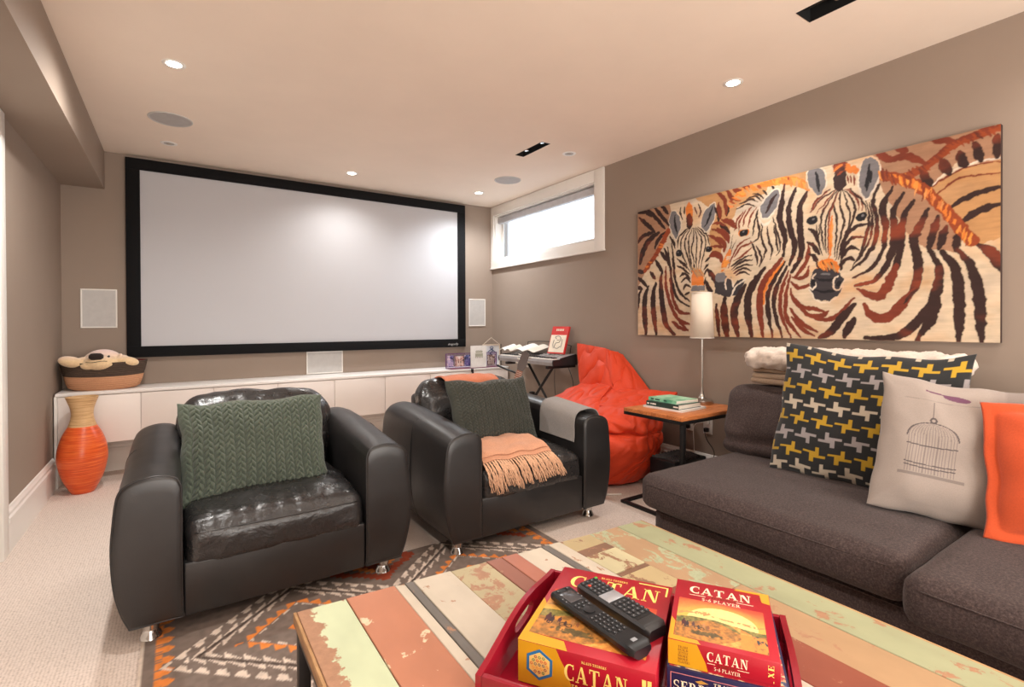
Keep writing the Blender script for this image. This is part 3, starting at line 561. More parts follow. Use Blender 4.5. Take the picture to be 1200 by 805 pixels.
def printgrid(name, img, M_, w_, h_, mat, parent, label=None):
    """flat grid in plane of matrix M_ (x = width, y = height), coloured per vertex from img (row 0 = bottom)"""
    h, w = img.shape[:2]; X, Y = np.meshgrid(np.linspace(0, w_, w), np.linspace(0, h_, h))
    P = np.stack([X.ravel(), Y.ravel(), np.zeros(w * h)], 1); A = np.array(M_)[:3, :3]; t_ = np.array(M_)[:3, 3]; P = P @ A.T + t_
    i, j = np.meshgrid(np.arange(w - 1), np.arange(h - 1)); a = (j * w + i).ravel(); F = np.stack([a, a + 1, a + w + 1, a + w], 1)
    me = bpy.data.meshes.new(name); me.vertices.add(w * h); me.vertices.foreach_set('co', P.astype(np.float32).ravel())
    me.loops.add(F.size); me.loops.foreach_set('vertex_index', F.astype(np.int32).ravel())
    me.polygons.add(len(F)); me.polygons.foreach_set('loop_start', np.arange(0, F.size, 4, dtype=np.int32)); me.update(calc_edges=True)
    me.materials.append(mat); o = bpy.data.objects.new(name, me); link(o, parent); setcol(o, img.reshape(-1, 3))
    if label: o['label'] = label
    return o
def printmat(name, rough=.6, spec=.3, bump=0, bs=400):
    m = MT(name, (200, 200, 200), rough, 0, spec); c = m.attr(); n = m.noise(bs, 2); m.base(m.mix(1.0, c, m.mix(n, (.93, .93, .93), (1, 1, 1)), 'MULTIPLY'))
    if bump: m.bump(n, bump, .001)
    return m.m
M['print'] = printmat('printed_cover', .38, .45)
M['canvasprint'] = printmat('painted_canvas', .6, .3, .15, 300)
def zebra():
    py0, py1, pz0, pz1 = .6445, 2.757, 1.05, 2.026; W_, H_ = 860, 398; rng = np.random.default_rng(3)
    pal = [lin(*c) for c in ((214, 192, 164), (170, 128, 100), (190, 142, 94), (54, 34, 31), (122, 54, 36), (222, 124, 50), (118, 114, 116), (28, 25, 29), (150, 68, 36), (226, 212, 194), (58, 53, 56), (232, 148, 66))]
    img = raster(W_, H_, ZEB.split('|'), pal, W_ / 2112.5, H_ / 976.0, rng)
    g1 = fbm(W_, H_, 9, 9, rng, 2) - .5; g2 = fbm(W_, H_, 9, 9, rng, 2) - .5; YY, XX = np.mgrid[0:H_, 0:W_]   # brushy edges
    img = img[np.clip((YY + g1 * 5).astype(int), 0, H_ - 1), np.clip((XX + g2 * 5).astype(int), 0, W_ - 1)]
    img = (img + np.roll(img, 1, 0) + np.roll(img, 1, 1) + np.roll(img, (1, 1), (0, 1))) / 4
    # brush streaks of ochre and grey over the pale hide
    f1 = fbm(W_, H_, 110, 60, rng)[..., None]; f2 = fbm(W_, H_, 22, 22, rng)[..., None]; lum = img.mean(2, keepdims=True)
    och = np.array(lin(206, 152, 98)); gry = np.array(lin(168, 156, 150))
    k = np.clip((f1 - .52) * 3.2, 0, .75) * np.clip((lum - .25) * 3, 0, 1); img = img * (1 - k) + och * k
    k = np.clip((.43 - f1) * 3.0, 0, .55) * np.clip((lum - .25) * 3, 0, 1); img = img * (1 - k) + gry * k
    rs = np.array(lin(150, 66, 40)); k = np.clip((f1 - .55) * 4, 0, .8) * np.clip((.12 - lum) * 12, 0, 1) * ((img[..., :1] - img[..., 2:]) > .008); img = img * (1 - k) + rs * k
    f3 = fbm(W_, H_, 30, 4, rng, 3)[..., None]; img *= (.80 + .26 * f2) * (.86 + .28 * f3)
    t = thing('zebra_painting', 'large unframed canvas painting of a crowd of striped zebras on the right wall', 'painting', (R, (py0 + py1) / 2, pz0))
    cy = (py0 + py1) / 2; hw = (py1 - py0) / 2
    box('canvas', -.030, -.001, -hw, hw, 0, pz1 - pz0, plain('canvas_edge', (58, 38, 32), .8), t)
    m = frame((-.0305, hw, 0), (0, -1, 0), (0, 0, 1)); printgrid('painted_face', np.clip(img, 0, 1), m, 2 * hw, pz1 - pz0, M['canvasprint'], t)
zebra()
# ---------------------------------------------------------------- woven rug
def rug():
    x0, x1, y0, y1 = -.115, 1.655, -1.0, 2.376; s = .0068; W_, H_ = int((x1 - x0) / s), int((y1 - y0) / s); rng = np.random.default_rng(5)
    X, Y = np.meshgrid(np.linspace(x0, x1, W_), np.linspace(y0, y1, H_))
    tau = np.array(lin(130, 115, 106)); cream = np.array(lin(226, 208, 192)); org = np.array(lin(232, 140, 72)); rust = np.array(lin(158, 74, 52)); drk = np.array(lin(86, 74, 68))
    img = np.zeros((H_, W_, 3)); img[:] = tau
    def put(m, c): img[m] = c
    xc = (x0 + x1) / 2; xs = X - x0; xe = np.minimum(xs, x1 - X)
    teeth = lambda t, p: (t / p) % 1.0
    # side borders: orange serrated band
    band = (xe > .046) & (xe < .066); put(band & (teeth(Y, .012) < .8), org)
    put((xe > .066) & (xe < .098) & (teeth(Y, .066) < .62) & ((xe - .066) < .034 * (1 - np.abs(teeth(Y, .066) - .31) * 1.6)), org)
    put((xe < .010), cream * .9)
    # rows of nested diamonds
    pit = .735; py = .64
    for r in range(6):
        cy = 2.02 - r * py
        for cx in (.40, 1.135):
            dx = np.abs(X - cx); dy = np.abs(Y - cy); hx, hy = .350, .300
            d = dx / hx + dy / hy; arc = np.where(True, dx * 1.0 + 0 * dy, 0)
            put((np.abs(d - 1.0) < .018), drk)
            # cream sawtooth band outside and inside the line
            ph = teeth(dx, .054)
            put((d > 1.035) & (d < 1.035 + .10 * (1 - ph)), cream)
            put((d > .965 - .115 * ph) & (d < .955) & (ph > .15), cream)
            # hooks further outside
            ph2 = teeth(dx + .012, .054); put((d > 1.19) & (d < 1.30) & (ph2 > .25) & (ph2 < .62 + (d - 1.19) * 2.5) & (d < 1.42), cream)
            put((d > 1.26) & (d < 1.31) & (ph2 > .1) & (ph2 < .8), cream)
            # inner orange diamond
            di = dx / .185 + dy / .165; ph3 = teeth(dx, .040)
            put((np.abs(di - 1.0) < .03) & (teeth(dx, .006) < .6), cream * .95)
            put((di > 1.06) & (di < 1.08 + .26 * ph3), org)
            dj = dx / .06 + dy / .055; put(dj < 1, org); put(dj < .5, rust)
        # rust zigzags in the gaps between diamonds and against the borders
        for cx in (.7675,):
            for cyy in (cy + py / 2,):
                dx = np.abs(X - cx); dy = np.abs(Y - cyy); d = dx / .20 + dy / .17
                st = (np.floor(dx / .02) * .02) / .20 + (np.floor(dy / .02) * .02) / .17
                put((st < .95), rust); put((st < .62), tau); put((st < .48), org); put((st < .25), rust)
        for sgn, xb_ in ((-1, x1 - .11),):
            dx = np.abs(X - xb_); dyy = np.abs(Y - (cy + py / 2)); st = (np.floor(dx / .02) * .02) / .17 + (np.floor(dyy / .02) * .02) / .15
            put((st < .95) & (xe > .108), rust); put((st < .6) & (xe > .108), tau); put((st < .42) & (xe > .108), org)
    f = fbm(W_, H_, 3, 3, rng, 2)[..., None]; img *= (.80 + .4 * f)
    t = thing('area_rug', 'woven taupe rug with cream and orange sawtooth diamonds under armchairs and coffee table', 'rug', (xc, (y0 + y1) / 2, 0))
    m = MT('woven_wool', (120, 106, 98), .95, 0, .1); m.base(m.attr())
    wv = m.N('TexWave'); wv.inputs['Scale'].default_value = 70; wv.bands_direction = 'Y'; m.L(m.coord(), wv.inputs['Vector']); m.bump(wv.outputs['Fac'], .35, .003)
    hw, hh = (x1 - x0) / 2, (y1 - y0) / 2
    box('backing', -hw, hw, -hh, hh, 0, .0055, plain('rug_backing', (150, 134, 120), .9), t)
    printgrid('pile', np.clip(img, 0, 1), frame((-hw, -hh, .006), (1, 0, 0), (0, 1, 0)), x1 - x0, y1 - y0, m.m, t)
rug()
# ---------------------------------------------------------------- black leather armchairs
def armchair(label):
    t = thing('armchair', label, 'armchair'); LM = M['leather']
    # arms: section in x/z swept back along y (right arm mirrored)
    W2 = .541                                             # half width; local x=0 is the middle of the chair
    sec = [(-.335, .088), (-.337, .12), (-.339, .30), (-.338, .52), (-.343, .572), (-.362, .598), (-.41, .608), (-.46, .603), (-.502, .585), (-.524, .55), (-.535, .46), (-.541, .36), (-.534, .24), (-.515, .15), (-.494, .096), (-.486, .088), (-.43, .087), (-.37, .087)]
    out = spline(sec, 6, closed=True); cx, cz = -.435, .33
    for s in (1, -1):
        rings = []
        for (y, sc, lift) in ((-.010, .50, 0), (-.0095, .80, 0), (-.008, .95, 0), (-.005, .99, 0), (.0, 1.0, 0), (.004, 1.0, 0), (.02, 1.0, 0), (.10, 1.0, .008), (.25, 1.0, .02), (.42, 1.0, .034), (.60, 1.0, .046), (.76, 1.0, .052), (.85, .995, .05), (.882, .97, .04), (.893, .90, .03), (.896, .6, .02)):
            ring = []
            for (x, z) in out:
                X_ = cx + (x - cx) * sc; Z_ = cz + (z - cz) * sc; k = max(0, (Z_ - .35) / .25); Z_ += lift * k
                n_ = .0035 * nz(X_ * 6 + s * 3, y * 6, Z_ * 6) if .02 < y < .85 else 0
                ring.append((s * (X_ - n_), y, Z_ + n_))
            rings.append(ring)
        a = loft('armrest', rings, LM, t, label=None)
        bm = bmesh.new(); atube(bm, [(s * (cx + (x - cx) * 1.002), -.001, cz + (z - cz) * 1.002) for (x, z) in out], .0036, 6, closed=True)
        bmobj('piping', bm, LM, a, smooth=True)
        # stitched seams over the side of the arm
        for yy in (.42,):
            bm = bmesh.new(); k0, k1 = 46, 92
            atube(bm, [(s * (x - .001), yy, z + .034 * max(0, (z - .35) / .25) + .0005) for (x, z) in out[k0:k1]], .0018, 5)
            bmobj('seam', bm, LM, a, smooth=True)
        bm = bmesh.new(); atube(bm, [(s * -.5245, y, .525 + .035 * math.sin(min(1, y / .8) * 1.5)) for y in [.01 + .05 * k for k in range(17)]], .0018, 5); bmobj('seam', bm, LM, a, smooth=True)
    box('front_panel', -.333, .333, .004, .05, .078, .272, LM, t, bev=.008, seg=3)
    box('base', -.333, .333, .05, .88, .085, .25, LM, t, bev=.006)
    def seatdef(x, y, z):
        # saddle: front edge lower and rounded, wrinkles run front to back near the front
        z += -.020 * max(0, -y / .30) ** 2
        if z > 0: z += .0045 * math.sin(x * 95 + 6 * nz(x * 5, y * 4, 0)) * max(0, nz(x * 7, y * 7, 3) + .25) * (1 if y < .1 else .4)
        return (x, y, z)
    c = softbox('seat_cushion', (.662, .60, .165), .045, M['worn'], t, res=.0125, puff=(0, .010, .030), deform=seatdef, wr=.006, wrs=8, seed=3)
    c.location = (0, .305, .338)
    zf = lambda x: .0455 + .008 * (1 - (x / .33) ** 2)
    bm = bmesh.new(); atube(bm, [(x, -.296 - .008 * (1 - (x / .33) ** 2), .036) for x in [-.30 + .02 * k for k in range(31)]], .003, 6); bmobj('seam', bm, LM, c, smooth=True)
    # back frame and back cushion
    box('back_frame', -.345, .345, .80, .90, .09, .70, LM, t, bev=.03, seg=4)
    def backdef(x, y, z):
        k = (z + .24) / .48; x *= 1 + .10 * max(0, math.sin(min(1, max(0, k - .3) / .7) * PI)) ** .8; y += .10 * k * k + .05 * k
        z += -.022 * (x / .33) ** 4 * (k > .5)
        return (x, y, z)
    b = softbox('back_cushion', (.665, .19, .44), .075, M['worn'], t, res=.0135, puff=(.0, .045, .02), deform=backdef, wr=.012, wrs=7, seed=9)
    b.location = (0, .66, .562)
    for (x, y) in ((-.435, .075), (.435, .075), (-.435, .80), (.435, .80)):
        l = lathe('leg', [(.034, 0.0), (.036, .003), (.033, .012), (.024, .030), (.0235, .034), (.027, .036), (.027, .080)], M['chrome'], t, 20, (x, y, .0062 if y < .2 else .0))
    return t
ch1 = armchair('black leather armchair on the left with one large chunky green knitted cushion')
ch1.location = (.347, 2.176, 0)
ch2 = copy_tree(ch1); ch2['label'] = 'black leather armchair nearer the orange beanbag with tan fringed blanket and grey towel'
ch2.location = (1.587, 2.145, 0)
for c in (ch1, ch2): c['group'] = 'matching black leather armchairs'
# ---------------------------------------------------------------- knitted cushions
def knit(dens, rows, amp=.012):
    def f(u, v):
        a = ((u + 1) / 2 * dens) % 1 * 2 - 1
        e = max(0, 1 - a * a) ** .5
        ph = (v + 1) / 2 * rows + .62 * abs(a) + (.5 if a > 0 else 0)
        k = ph % 1; lobe = (4 * k * (1 - k)) ** .7
        return amp * (max(0, 1 - abs(a) ** 5)) * (.15 + .85 * lobe) * (.75 + .25 * e)
    return f
gk = fabric('green_wool_knit', (88, 97, 84), .25, 700, bs=.5).m
dk = fabric('dark_green_wool_knit', (62, 63, 56), .25, 700, bs=.5).m
p = pillow('knitted_cushion', .61, .45, .17, gk, frame((.300, 2.55, .588), (1, 0.03, -.01), (0, .34, .84)), nu=340, nv=250, pinch=.05, wr=.020, seed=2, dispf=knit(15, 16, .021), sag=-.0)
tag(p, 'chunky grey-green cable-knit cushion on the left armchair', 'cushion')
p = pillow('knitted_cushion', .60, .44, .16, dk, frame((1.578, 2.56, .602), (1, .10, -.03), (-.07, .32, .84)), nu=260, nv=200, pinch=.06, wr=.018, seed=5, dispf=knit(16, 22, .013))
tag(p, 'dark green knitted cushion on the right armchair, behind the tan blanket', 'cushion')
# ---------------------------------------------------------------- tan fringed blanket, grey towel
tan = fabric('tan_woven_cotton', (206, 150, 118), .18, 500, bs=.5)
def stripey(m, axis, a, b, sc):
    return m
tanm = tan.m
def seat_z(x, y): return .436 - .02 * max(0, (2.45 - y) / .3) ** 2
def blanket():
    t = thing('fringed_blanket', 'tan woven blanket with a knotted fringe lying on the right armchair seat', 'blanket', (1.47, 2.36, .44))
    ox, oy, oz = t.location
    A = Vector((1.275, 2.44)); B = Vector((1.66, 2.46)); Cc = Vector((1.275, 2.175)); Dd = Vector((1.70, 2.165))   # back-left, back-right, front-left, front-right
    def fn(u, v):
        p = (A * (1 - u) + B * u) * (1 - v) + (Cc * (1 - u) + Dd * u) * v
        z = .462 + .012 * math.sin(PI * v) + .004 * math.sin(u * 17 + v * 5) + .004 * nz(u * 4, v * 3, 1) + .016 * (1 - v) + .012 * max(0, 1 - abs(v - .45) * 4)
        if v > .8: z -= .022 * ((v - .8) / .2) ** 2
        return (p.x - ox, p.y - oy, z - oz)
    sheet('cloth', fn, 60, 40, tanm, t, .010)
    def fn2(u, v):
        q = fn(u * .97, v * .96); return (q[0], q[1], q[2] + .014 + .004 * nz(u * 5, v * 5, 8))
    sheet('folded_layer', fn2, 50, 30, tanm, t, .008)
    rnd = random.Random(4); bm = bmesh.new()
    # fringe: knotted tassels falling over the seat front
    n = 27
    for k in range(n):
        u = k / (n - 1); s = Vector(fn(u * .985 + .005, 1.0)); ln = .135 + .03 * rnd.random() - .03 * u; dx = .035 + .015 * rnd.random() + .03 * u
        lathe_r = .006; q_ = bmesh.ops.create_icosphere(bm, subdivisions=1, radius=.0055); bmesh.ops.translate(bm, verts=q_['verts'], vec=s + Vector((0, -.004, 0)))
        for q in range(7):
            pts = []; jx = (rnd.random() - .5) * .03; jy = rnd.random() * .012
            for m_ in range(9):
                a = m_ / 8
                pts.append((s.x + dx * a + jx * a + .004 * math.sin(a * 13 + q * 2 + k), s.y - .006 - .030 * math.sin(min(1, a * 1.6) * PI / 2) - jy * a, s.z + .002 - ln * a ** 1.25))
            atube(bm, pts, [.0026] * 3 + [.0023] * 4 + [.0018, .001], 5, cap=False)
    o = bmobj('fringe', bm, fabric('fringe_yarn', (220, 174, 140), .2, 400).m, t, smooth=True, kind='stuff')
blanket()
def back_throw():
    t = thing('folded_throw', 'salmon throw folded over the top of the right armchair back', 'blanket', (1.56, 2.98, .80)); ox, oy, oz = t.location
    sec = spline([(2.74, .735), (2.79, .785), (2.87, .812), (2.97, .800), (3.06, .75), (3.075, .66)], 6)
    def fn(u, v):
        p = sec[min(len(sec) - 1, int(v * (len(sec) - 1) + .5))]
        return (1.385 + .37 * u - ox, p[0] - oy, p[1] - .05 + .055 - .03 * (u - .5) ** 2 + .006 * nz(u * 6, v * 3, 2) - oz)
    sheet('cloth', fn, 30, 30, fabric('salmon_cotton', (214, 128, 92), .12, 500).m, t, .008)
back_throw()
def towel():
    t = thing('towel', 'plain grey hand towel draped over the right arm of the second armchair', 'towel', (2.03, 2.52, .62)); ox, oy, oz = t.location
    cxr = 1.587
    sec = [(.322, .452), (.326, .50), (.328, .55), (.338, .592), (.362, .618), (.40, .628), (.46, .630), (.505, .615), (.532, .575), (.546, .52), (.553, .44), (.556, .36)]
    C = spline(sec, 5)
    def fn(u, v):
        p = C[min(len(C) - 1, int(u * (len(C) - 1) + .5))]; y = 2.215 + .33 * v + .03 * (p[1] - .5)
        lift = .034 * min(1, max(0, (y - 2.145) / .42)); k = max(0, (p[1] - .35) / .25)
        return (cxr + p[0] + .002 * nz(u * 6, v * 6, 0) - ox, y - oy, p[1] + lift * k + .002 - oz)
    m = fabric('grey_towel_cloth', (150, 144, 140), .14, 600); m2 = m.m
    sheet('cloth', fn, len(C) - 1, 24, m2, t, .004)
towel()
# ---------------------------------------------------------------- charcoal fabric sofa along the right wall
sf = MT('charcoal_sofa_fabric', (66, 56, 54), .92, 0, .15); sf.b.inputs['Sheen Weight'].default_value = .08
_a = sf.noise(150, 3, .75, sc=(1, 1, 1)); _b = sf.noise(380, 2, .6); _c = sf.noise(2.5, 3, .5)
_x = sf.ramp(_a, [(.30, (50, 41, 40)), (.5, (68, 56, 54)), (.70, (90, 76, 72))]); sf.base(sf.mix(1.0, _x, sf.mix(_c, (.85, .85, .85), (1, 1, 1)), 'MULTIPLY')); sf.bump(_b, .5, .002); M['sofa'] = sf.m
def sofa():
    t = thing('sofa', 'deep charcoal fabric sofa along the right wall below the zebra painting', 'sofa', (2.4, .3, 0)); ox, oy = 2.4, .3; SM = M['sofa']
    def sb(name, x0, x1, y0, y1, z0, z1, r, puff=(0, 0, 0), res=.03, wr=.004, deform=None, seed=0, wrs=5):
        o = softbox(name, (x1 - x0, y1 - y0, z1 - z0), r, SM, t, res, puff, deform, None, wr, wrs, seed); o.location = ((x0 + x1) / 2 - ox, (y0 + y1) / 2 - oy, (z0 + z1) / 2); return o
    b = sb('plinth', 1.86, 3.02, -1.35, 1.585, .06, .275, .02, wr=.001, res=.05)
    bm = bmesh.new(); atube(bm, [(1.857 - ox, y, .262) for y in (-1.3 - oy, 1.57 - oy)], .003, 5); bmobj('seam', bm, SM, t)
    for (x, y) in ((1.95, 1.5), (2.95, 1.5), (1.95, -1.25), (2.95, -1.25), (1.95, .3), (2.95, .3)): lathe('foot', [(.02, 0), (.022, .07)], M['blackmetal'], t, 12, (x - ox, y - oy, 0))
    # seats
    c1 = sb('seat_cushion', 1.80, 2.72, .585, 1.625, .285, .437, .045, (.012, .008, .018), .022, .004, lambda x, y, z: (x, y, z + .012 * nz(x * 2, y * 2, 5)), 2)
    c2 = sb('seat_cushion', 1.70, 2.72, -1.32, .568, .285, .437, .045, (.012, .006, .014), .03, .004, None, 7)
    for c, hy, hx in ((c1, .52, .46), (c2, .944, .51)):
        bm = bmesh.new(); n = 40
        pts = [(-hx - .002 - .006 * (1 - (k / n * 2 - 1) ** 2), -hy + .05 + k / n * (2 * hy - .1), .040) for k in range(n + 1)]
        atube(bm, pts, .0022, 5); bmobj('seam', bm, SM, c, smooth=True)
    # backrest frame and loose back cushions
    sb('backrest', 2.80, 3.03, -1.35, 1.60, .25, .80, .05, wr=.001, res=.05)
    def lean(x, y, z):
        k = (z + .17) / .34; return (x + .13 * k + .02 * k * k, y + .035 * k, z - .006 * math.cos(y * 9) + (-.016 if abs(z) < .25 and z < -.03 else 0) * 0)
    def lean2(x, y, z):
        x, y, z = lean(x, y, z); return (x + .022 * math.exp(-((z + .075 + .02 * math.sin(y * 6)) / .022) ** 2) * (x < .05), y, z - .012 * abs(y) * 2)
    sb('back_cushion', 2.50, 2.70, .93, 1.685, .435, .785, .06, (.03, .0, .012), .015, .020, lean2, 4, 5)
    sb('back_cushion', 2.50, 2.70, .0, .915, .435, .775, .06, (.03, .0, .012), .03, .01, lean, 12, 6)
    sb('back_cushion', 2.50, 2.70, -1.3, -.015, .435, .775, .06, (.03, .0, .012), .04, .01, lean, 19, 6)
sofa()
# folded blankets on the sofa back
def folded(name, lb, x0, x1, y0, y1, z0, layers, th, mat, fluff, seed, cat='blanket'):
    t = thing(name, lb, cat, ((x0 + x1) / 2, (y0 + y1) / 2, z0)); hx, hy = (x1 - x0) / 2, (y1 - y0) / 2
    for k in range(layers):
        j = lambda s: .012 * nz(k * 3.1 + s, seed, 1)
        o = softbox('folded_layer', (2 * hx - .01 * k, 2 * hy + j(1) * 2, th), th * .48, mat, t, .014 if fluff else .02, (0, 0, .006),
                    lambda x, y, z: (x + .006 * nz(x * 7, y * 5, k), y, z + .008 * nz(x * 5, y * 5, k + seed) + (.5 * fluff * abs(nz(x * 22, y * 22, z * 22 + seed)))), None, fluff, 26, seed + k)
        o.location = (j(2), j(3), th * (.52 + k * .93))
bm_ = fabric('beige_ribbed_throw', (176, 152, 130), .15, 500, bs=.5)
folded('folded_throw', 'beige ribbed throw folded on the sofa back under the white fleece', 2.70, 2.99, .86, 1.61, .806, 3, .030, bm_.m, .002, 3)
fl = fabric('cream_fleece', (232, 216, 202), .10, 220, bs=.8, sheen=.5)
folded('fleece_blanket', 'fluffy cream fleece blanket topmost on the sofa back', 2.66, 3.0, .70, 1.635, .893, 1, .098, fl.m, .016, 8)
# ---------------------------------------------------------------- sofa cushions
YEL = np.array(lin(188, 150, 46)); GRY = np.array(lin(158, 150, 149)); CRM = np.array(lin(194, 180, 160)); DKG = np.array(lin(46, 46, 46))
def pinwheel(u, v):
    X = (u + 1) / 2 * 6.8 + .15; Y = (v + 1) / 2 * 8.2 + .12
    row = math.floor(Y); X += .42 * row; a = X % 1 - .5; b = Y % 1 - .5
    if row % 2 == 0: a = -a
    on = (abs(a) < .19 and abs(b) < .17) or (.03 < a < .19 and .17 <= b < .45) or (-.19 < a < -.03 and -.45 < b <= -.17) or (-.46 < a <= -.19 and .03 < b < .17) or (.19 <= a < .46 and -.17 < b < -.03)
    if not on: return DKG
    return YEL if row % 2 == 1 else (GRY if (row // 2) % 2 else CRM)
def cover(name, col, rough=.9, bs=.3, wv=350):
    m = MT(name, col, rough, 0, .15); m.b.inputs['Sheen Weight'].default_value = .2; n = m.noise(wv, 2)
    m.base(m.mix(1.0, m.attr(), m.mix(n, (.78, .78, .78), (1, 1, 1)), 'MULTIPLY')); m.bump(n, bs, .002); return m.m
o = pillow('patterned_cushion', .69, .62, .17, cover('pinwheel_weave', (60, 60, 60)), frame((2.478, .962, .735), (.09, -.63, -.03), (.16, .05, .57)), nu=230, nv=210, pinch=.045, wr=.008, seed=3, colf=pinwheel, sag=.03)
tag(o, 'large charcoal cushion with yellow and pale grey pinwheel shapes', 'cushion')
LIN_ = np.array(lin(164, 151, 142)); INK = np.array(lin(92, 84, 84)); PUR = np.array(lin(112, 74, 96)); OMB = np.array(lin(112, 100, 96))
def birdcage(u, v):
    c = LIN_
    x, y = (u + .30) , v     # cage centred left of middle
    k = min(1, max(0, (u - .34) / .12)); k2 = min(1, max(0, (u - .52) / .05)); c = c * (1 - .28 * k - .28 * k2) + OMB * (.28 * k + .28 * k2)
    w_ = .33; top = .10; bot = -.42
    if bot < y < top:
        q = x / w_ * 8.5
        if abs(x) < w_ and abs(q - round(q)) < .13: c = c * .45 + INK * .55
        for yy in (-.03, -.30, -.345):
            if abs(y - yy - .02 * (x / w_) ** 2) < .008 and abs(x) < w_: return INK
    if y >= top:
        r = math.hypot(x / w_, (y - top) / .22)
        if abs(r - 1) < .03: return INK
        if r < 1:
            a = x / w_ / max(.05, math.sqrt(max(0, 1 - ((y - top) / .22) ** 2))) * 8.5
            if abs(a - round(a)) < .15: return c * .5 + INK * .5
    if abs(math.hypot(x, y - .36) - .035) < .012: return INK
    if abs(x + .01) < .005 and .39 < y < .64: return INK
    if -.47 < y < -.43 and abs(x - .02) < .42: return c * .5 + INK * .5
    if abs(y - (.66 + .02 * x)) < .006 and x > -.4 and x < .55: return c * .7 + INK * .3
    if ((x - .27) / .17) ** 2 + ((y - .76 + .10 * (x - .27)) / .045) ** 2 < 1 or (abs(y - .80 + .05 * x) < .012 and -.12 < x < .2): return PUR
    return c
o = pillow('birdcage_cushion', .46, .52, .15, cover('printed_linen', (190, 180, 170), bs=.2), frame((2.330, .620, .674), (.125, -.31, -.040), (.15, .04, .47)), nu=220, nv=240, pinch=.06, wr=.012, seed=11, colf=birdcage, wrs=9)
tag(o, 'pale linen cushion printed with a birdcage and a small purple bird', 'cushion')
wm = fabric('white_cotton_cover', (226, 218, 208), .06, 500)
o = pillow('white_cushion', .52, .46, .15, wm.m, frame((2.50, .20, .665), (.05, -.4, .0), (.15, .02, .45)), nu=50, nv=50, wr=.008, seed=14)
tag(o, 'white cushion behind the orange cushion at the right edge of the photo', 'cushion')
om = fabric('orange_cotton', (204, 84, 46), .10, 600, bs=.3)
o = pillow('orange_cushion', .47, .46, .13, om.m, frame((2.300, .290, .655), (.10, -.45, 0), (.14, .045, .43)), nu=90, nv=90, pinch=.04, wr=.008, seed=21, edge=.032)
tag(o, 'orange cushion with a flat stitched border at the right edge of the photo', 'cushion')
# ---------------------------------------------------------------- C-shaped side table, lamp, books
def side_table():
    t = thing('side_table', 'C-shaped side table with a wooden top on a black metal frame, beside the sofa', 'table', (2.68, 2.045, 0)); ox, oy = 2.68, 2.045
    x0, x1, y0, y1 = 2.378, 2.995, 1.822, 2.268
    wd = MT('oiled_wood', (190, 112, 62), .4, 0, .45); n = wd.noise(9, 5, .6, sc=(1, 9, 9), dist=1.5); wd.base(wd.ramp(n, [(.3, (150, 82, 44)), (.55, (196, 118, 66)), (.75, (216, 142, 88))])); wd.bump(n, .08, .002)
    for k in range(4):
        a = y0 + (y1 - y0) * k / 4; b = y0 + (y1 - y0) * (k + 1) / 4
        box('plank', x0 - ox, x1 - ox, a - oy + .0006, b - oy - .0006, .582, .605, wd.m, t, bev=.0015)
    B = M['blackmetal']; s = .02
    def bar(name, xa, xb, ya, yb, za, zb): box(name, xa - ox, xb - ox, ya - oy, yb - oy, za, zb, B, t, bev=.001)
    for (xa, xb, ya, yb) in ((x0, x1, y0, y0 + s), (x0, x1, y1 - s, y1), (x0, x0 + s, y0 + s, y1 - s), (x1 - s, x1, y0 + s, y1 - s)): bar('apron', xa, xb, ya, yb, .562, .582)
    bar('post', x0 + .01, x0 + .035, y0, y0 + .025, .018, .562); bar('post', x1 - .035, x1 - .01, y0, y0 + .025, .018, .562)
    for (xa, xb, ya, yb) in ((x0 - .03, x1, y1 - .025, y1), (x0 - .03, x1, y0, y0 + .025), (x0 - .03, x0 - .005, y0 + .025, y1 - .025), (x1 - .025, x1, y0 + .025, y1 - .025)): bar('foot', xa, xb, ya, yb, 0, .018)
side_table()
def lamp():
    x, y = 2.921, 2.078; t = thing('table_lamp', 'slim nickel table lamp with a plain cream shade on the side table', 'lamp', (x, y, .605))
    lathe('base', [(.001, 0), (.069, 0), (.072, .004), (.071, .022), (.066, .026), (.030, .032), (.018, .045), (.011, .075), (.008, .11)], M['nickel'], t, 40)
    lathe('pole', [(.0075, .10), (.0075, .47)], M['nickel'], t, 16)
    lathe('socket', [(.014, .43), (.016, .435), (.016, .49), (.012, .50)], M['nickel'], t, 16)
    sm = MT('cream_lampshade', (246, 236, 222), .8, 0, .2); sm.b.inputs['Transmission Weight'].default_value = 0; sm.vary(.03, 200)
    tr = sm.N('BsdfTranslucent'); tr.inputs['Color'].default_value = (*lin(246, 232, 212), 1); mx = sm.N('MixShader'); mx.inputs[0].default_value = .35
    out = sm.t.nodes['Material Output']; sm.L(sm.b.outputs[0], mx.inputs[1]); sm.L(tr.outputs[0], mx.inputs[2]); sm.L(mx.outputs[0], out.inputs['Surface'])
    n = 48; V = []; F = []
    for (r, z) in ((.0765, .437), (.0640, .742), (.0625, .742), (.075, .437)):
        for k in range(n): a = 2 * PI * k / n; V.append((r * math.cos(a), r * math.sin(a), z))
    for i in range(4):
        for k in range(n): F.append((i * n + k, i * n + (k + 1) % n, ((i + 1) % 4) * n + (k + 1) % n, ((i + 1) % 4) * n + k))
    meshobj('lamp_shade', V, F, sm.m, t)
    bm = bmesh.new()
    for z, r in ((.439, .0772), (.740, .0648)): atube(bm, [(r * math.cos(2 * PI * k / 48), r * math.sin(2 * PI * k / 48), z) for k in range(48)], .0018, 5, closed=True)
    bmobj('rim', bm, M['trim'], t, smooth=True)
    lathe('bulb', [(.012, .5), (.028, .54), (.030, .565), (.018, .59), (.002, .597)], M['grille'], t, 20)
    tube('switch', [(.016, -.0, .455), (.03, -.0, .455)], .004, M['nickel'], t)
lamp()
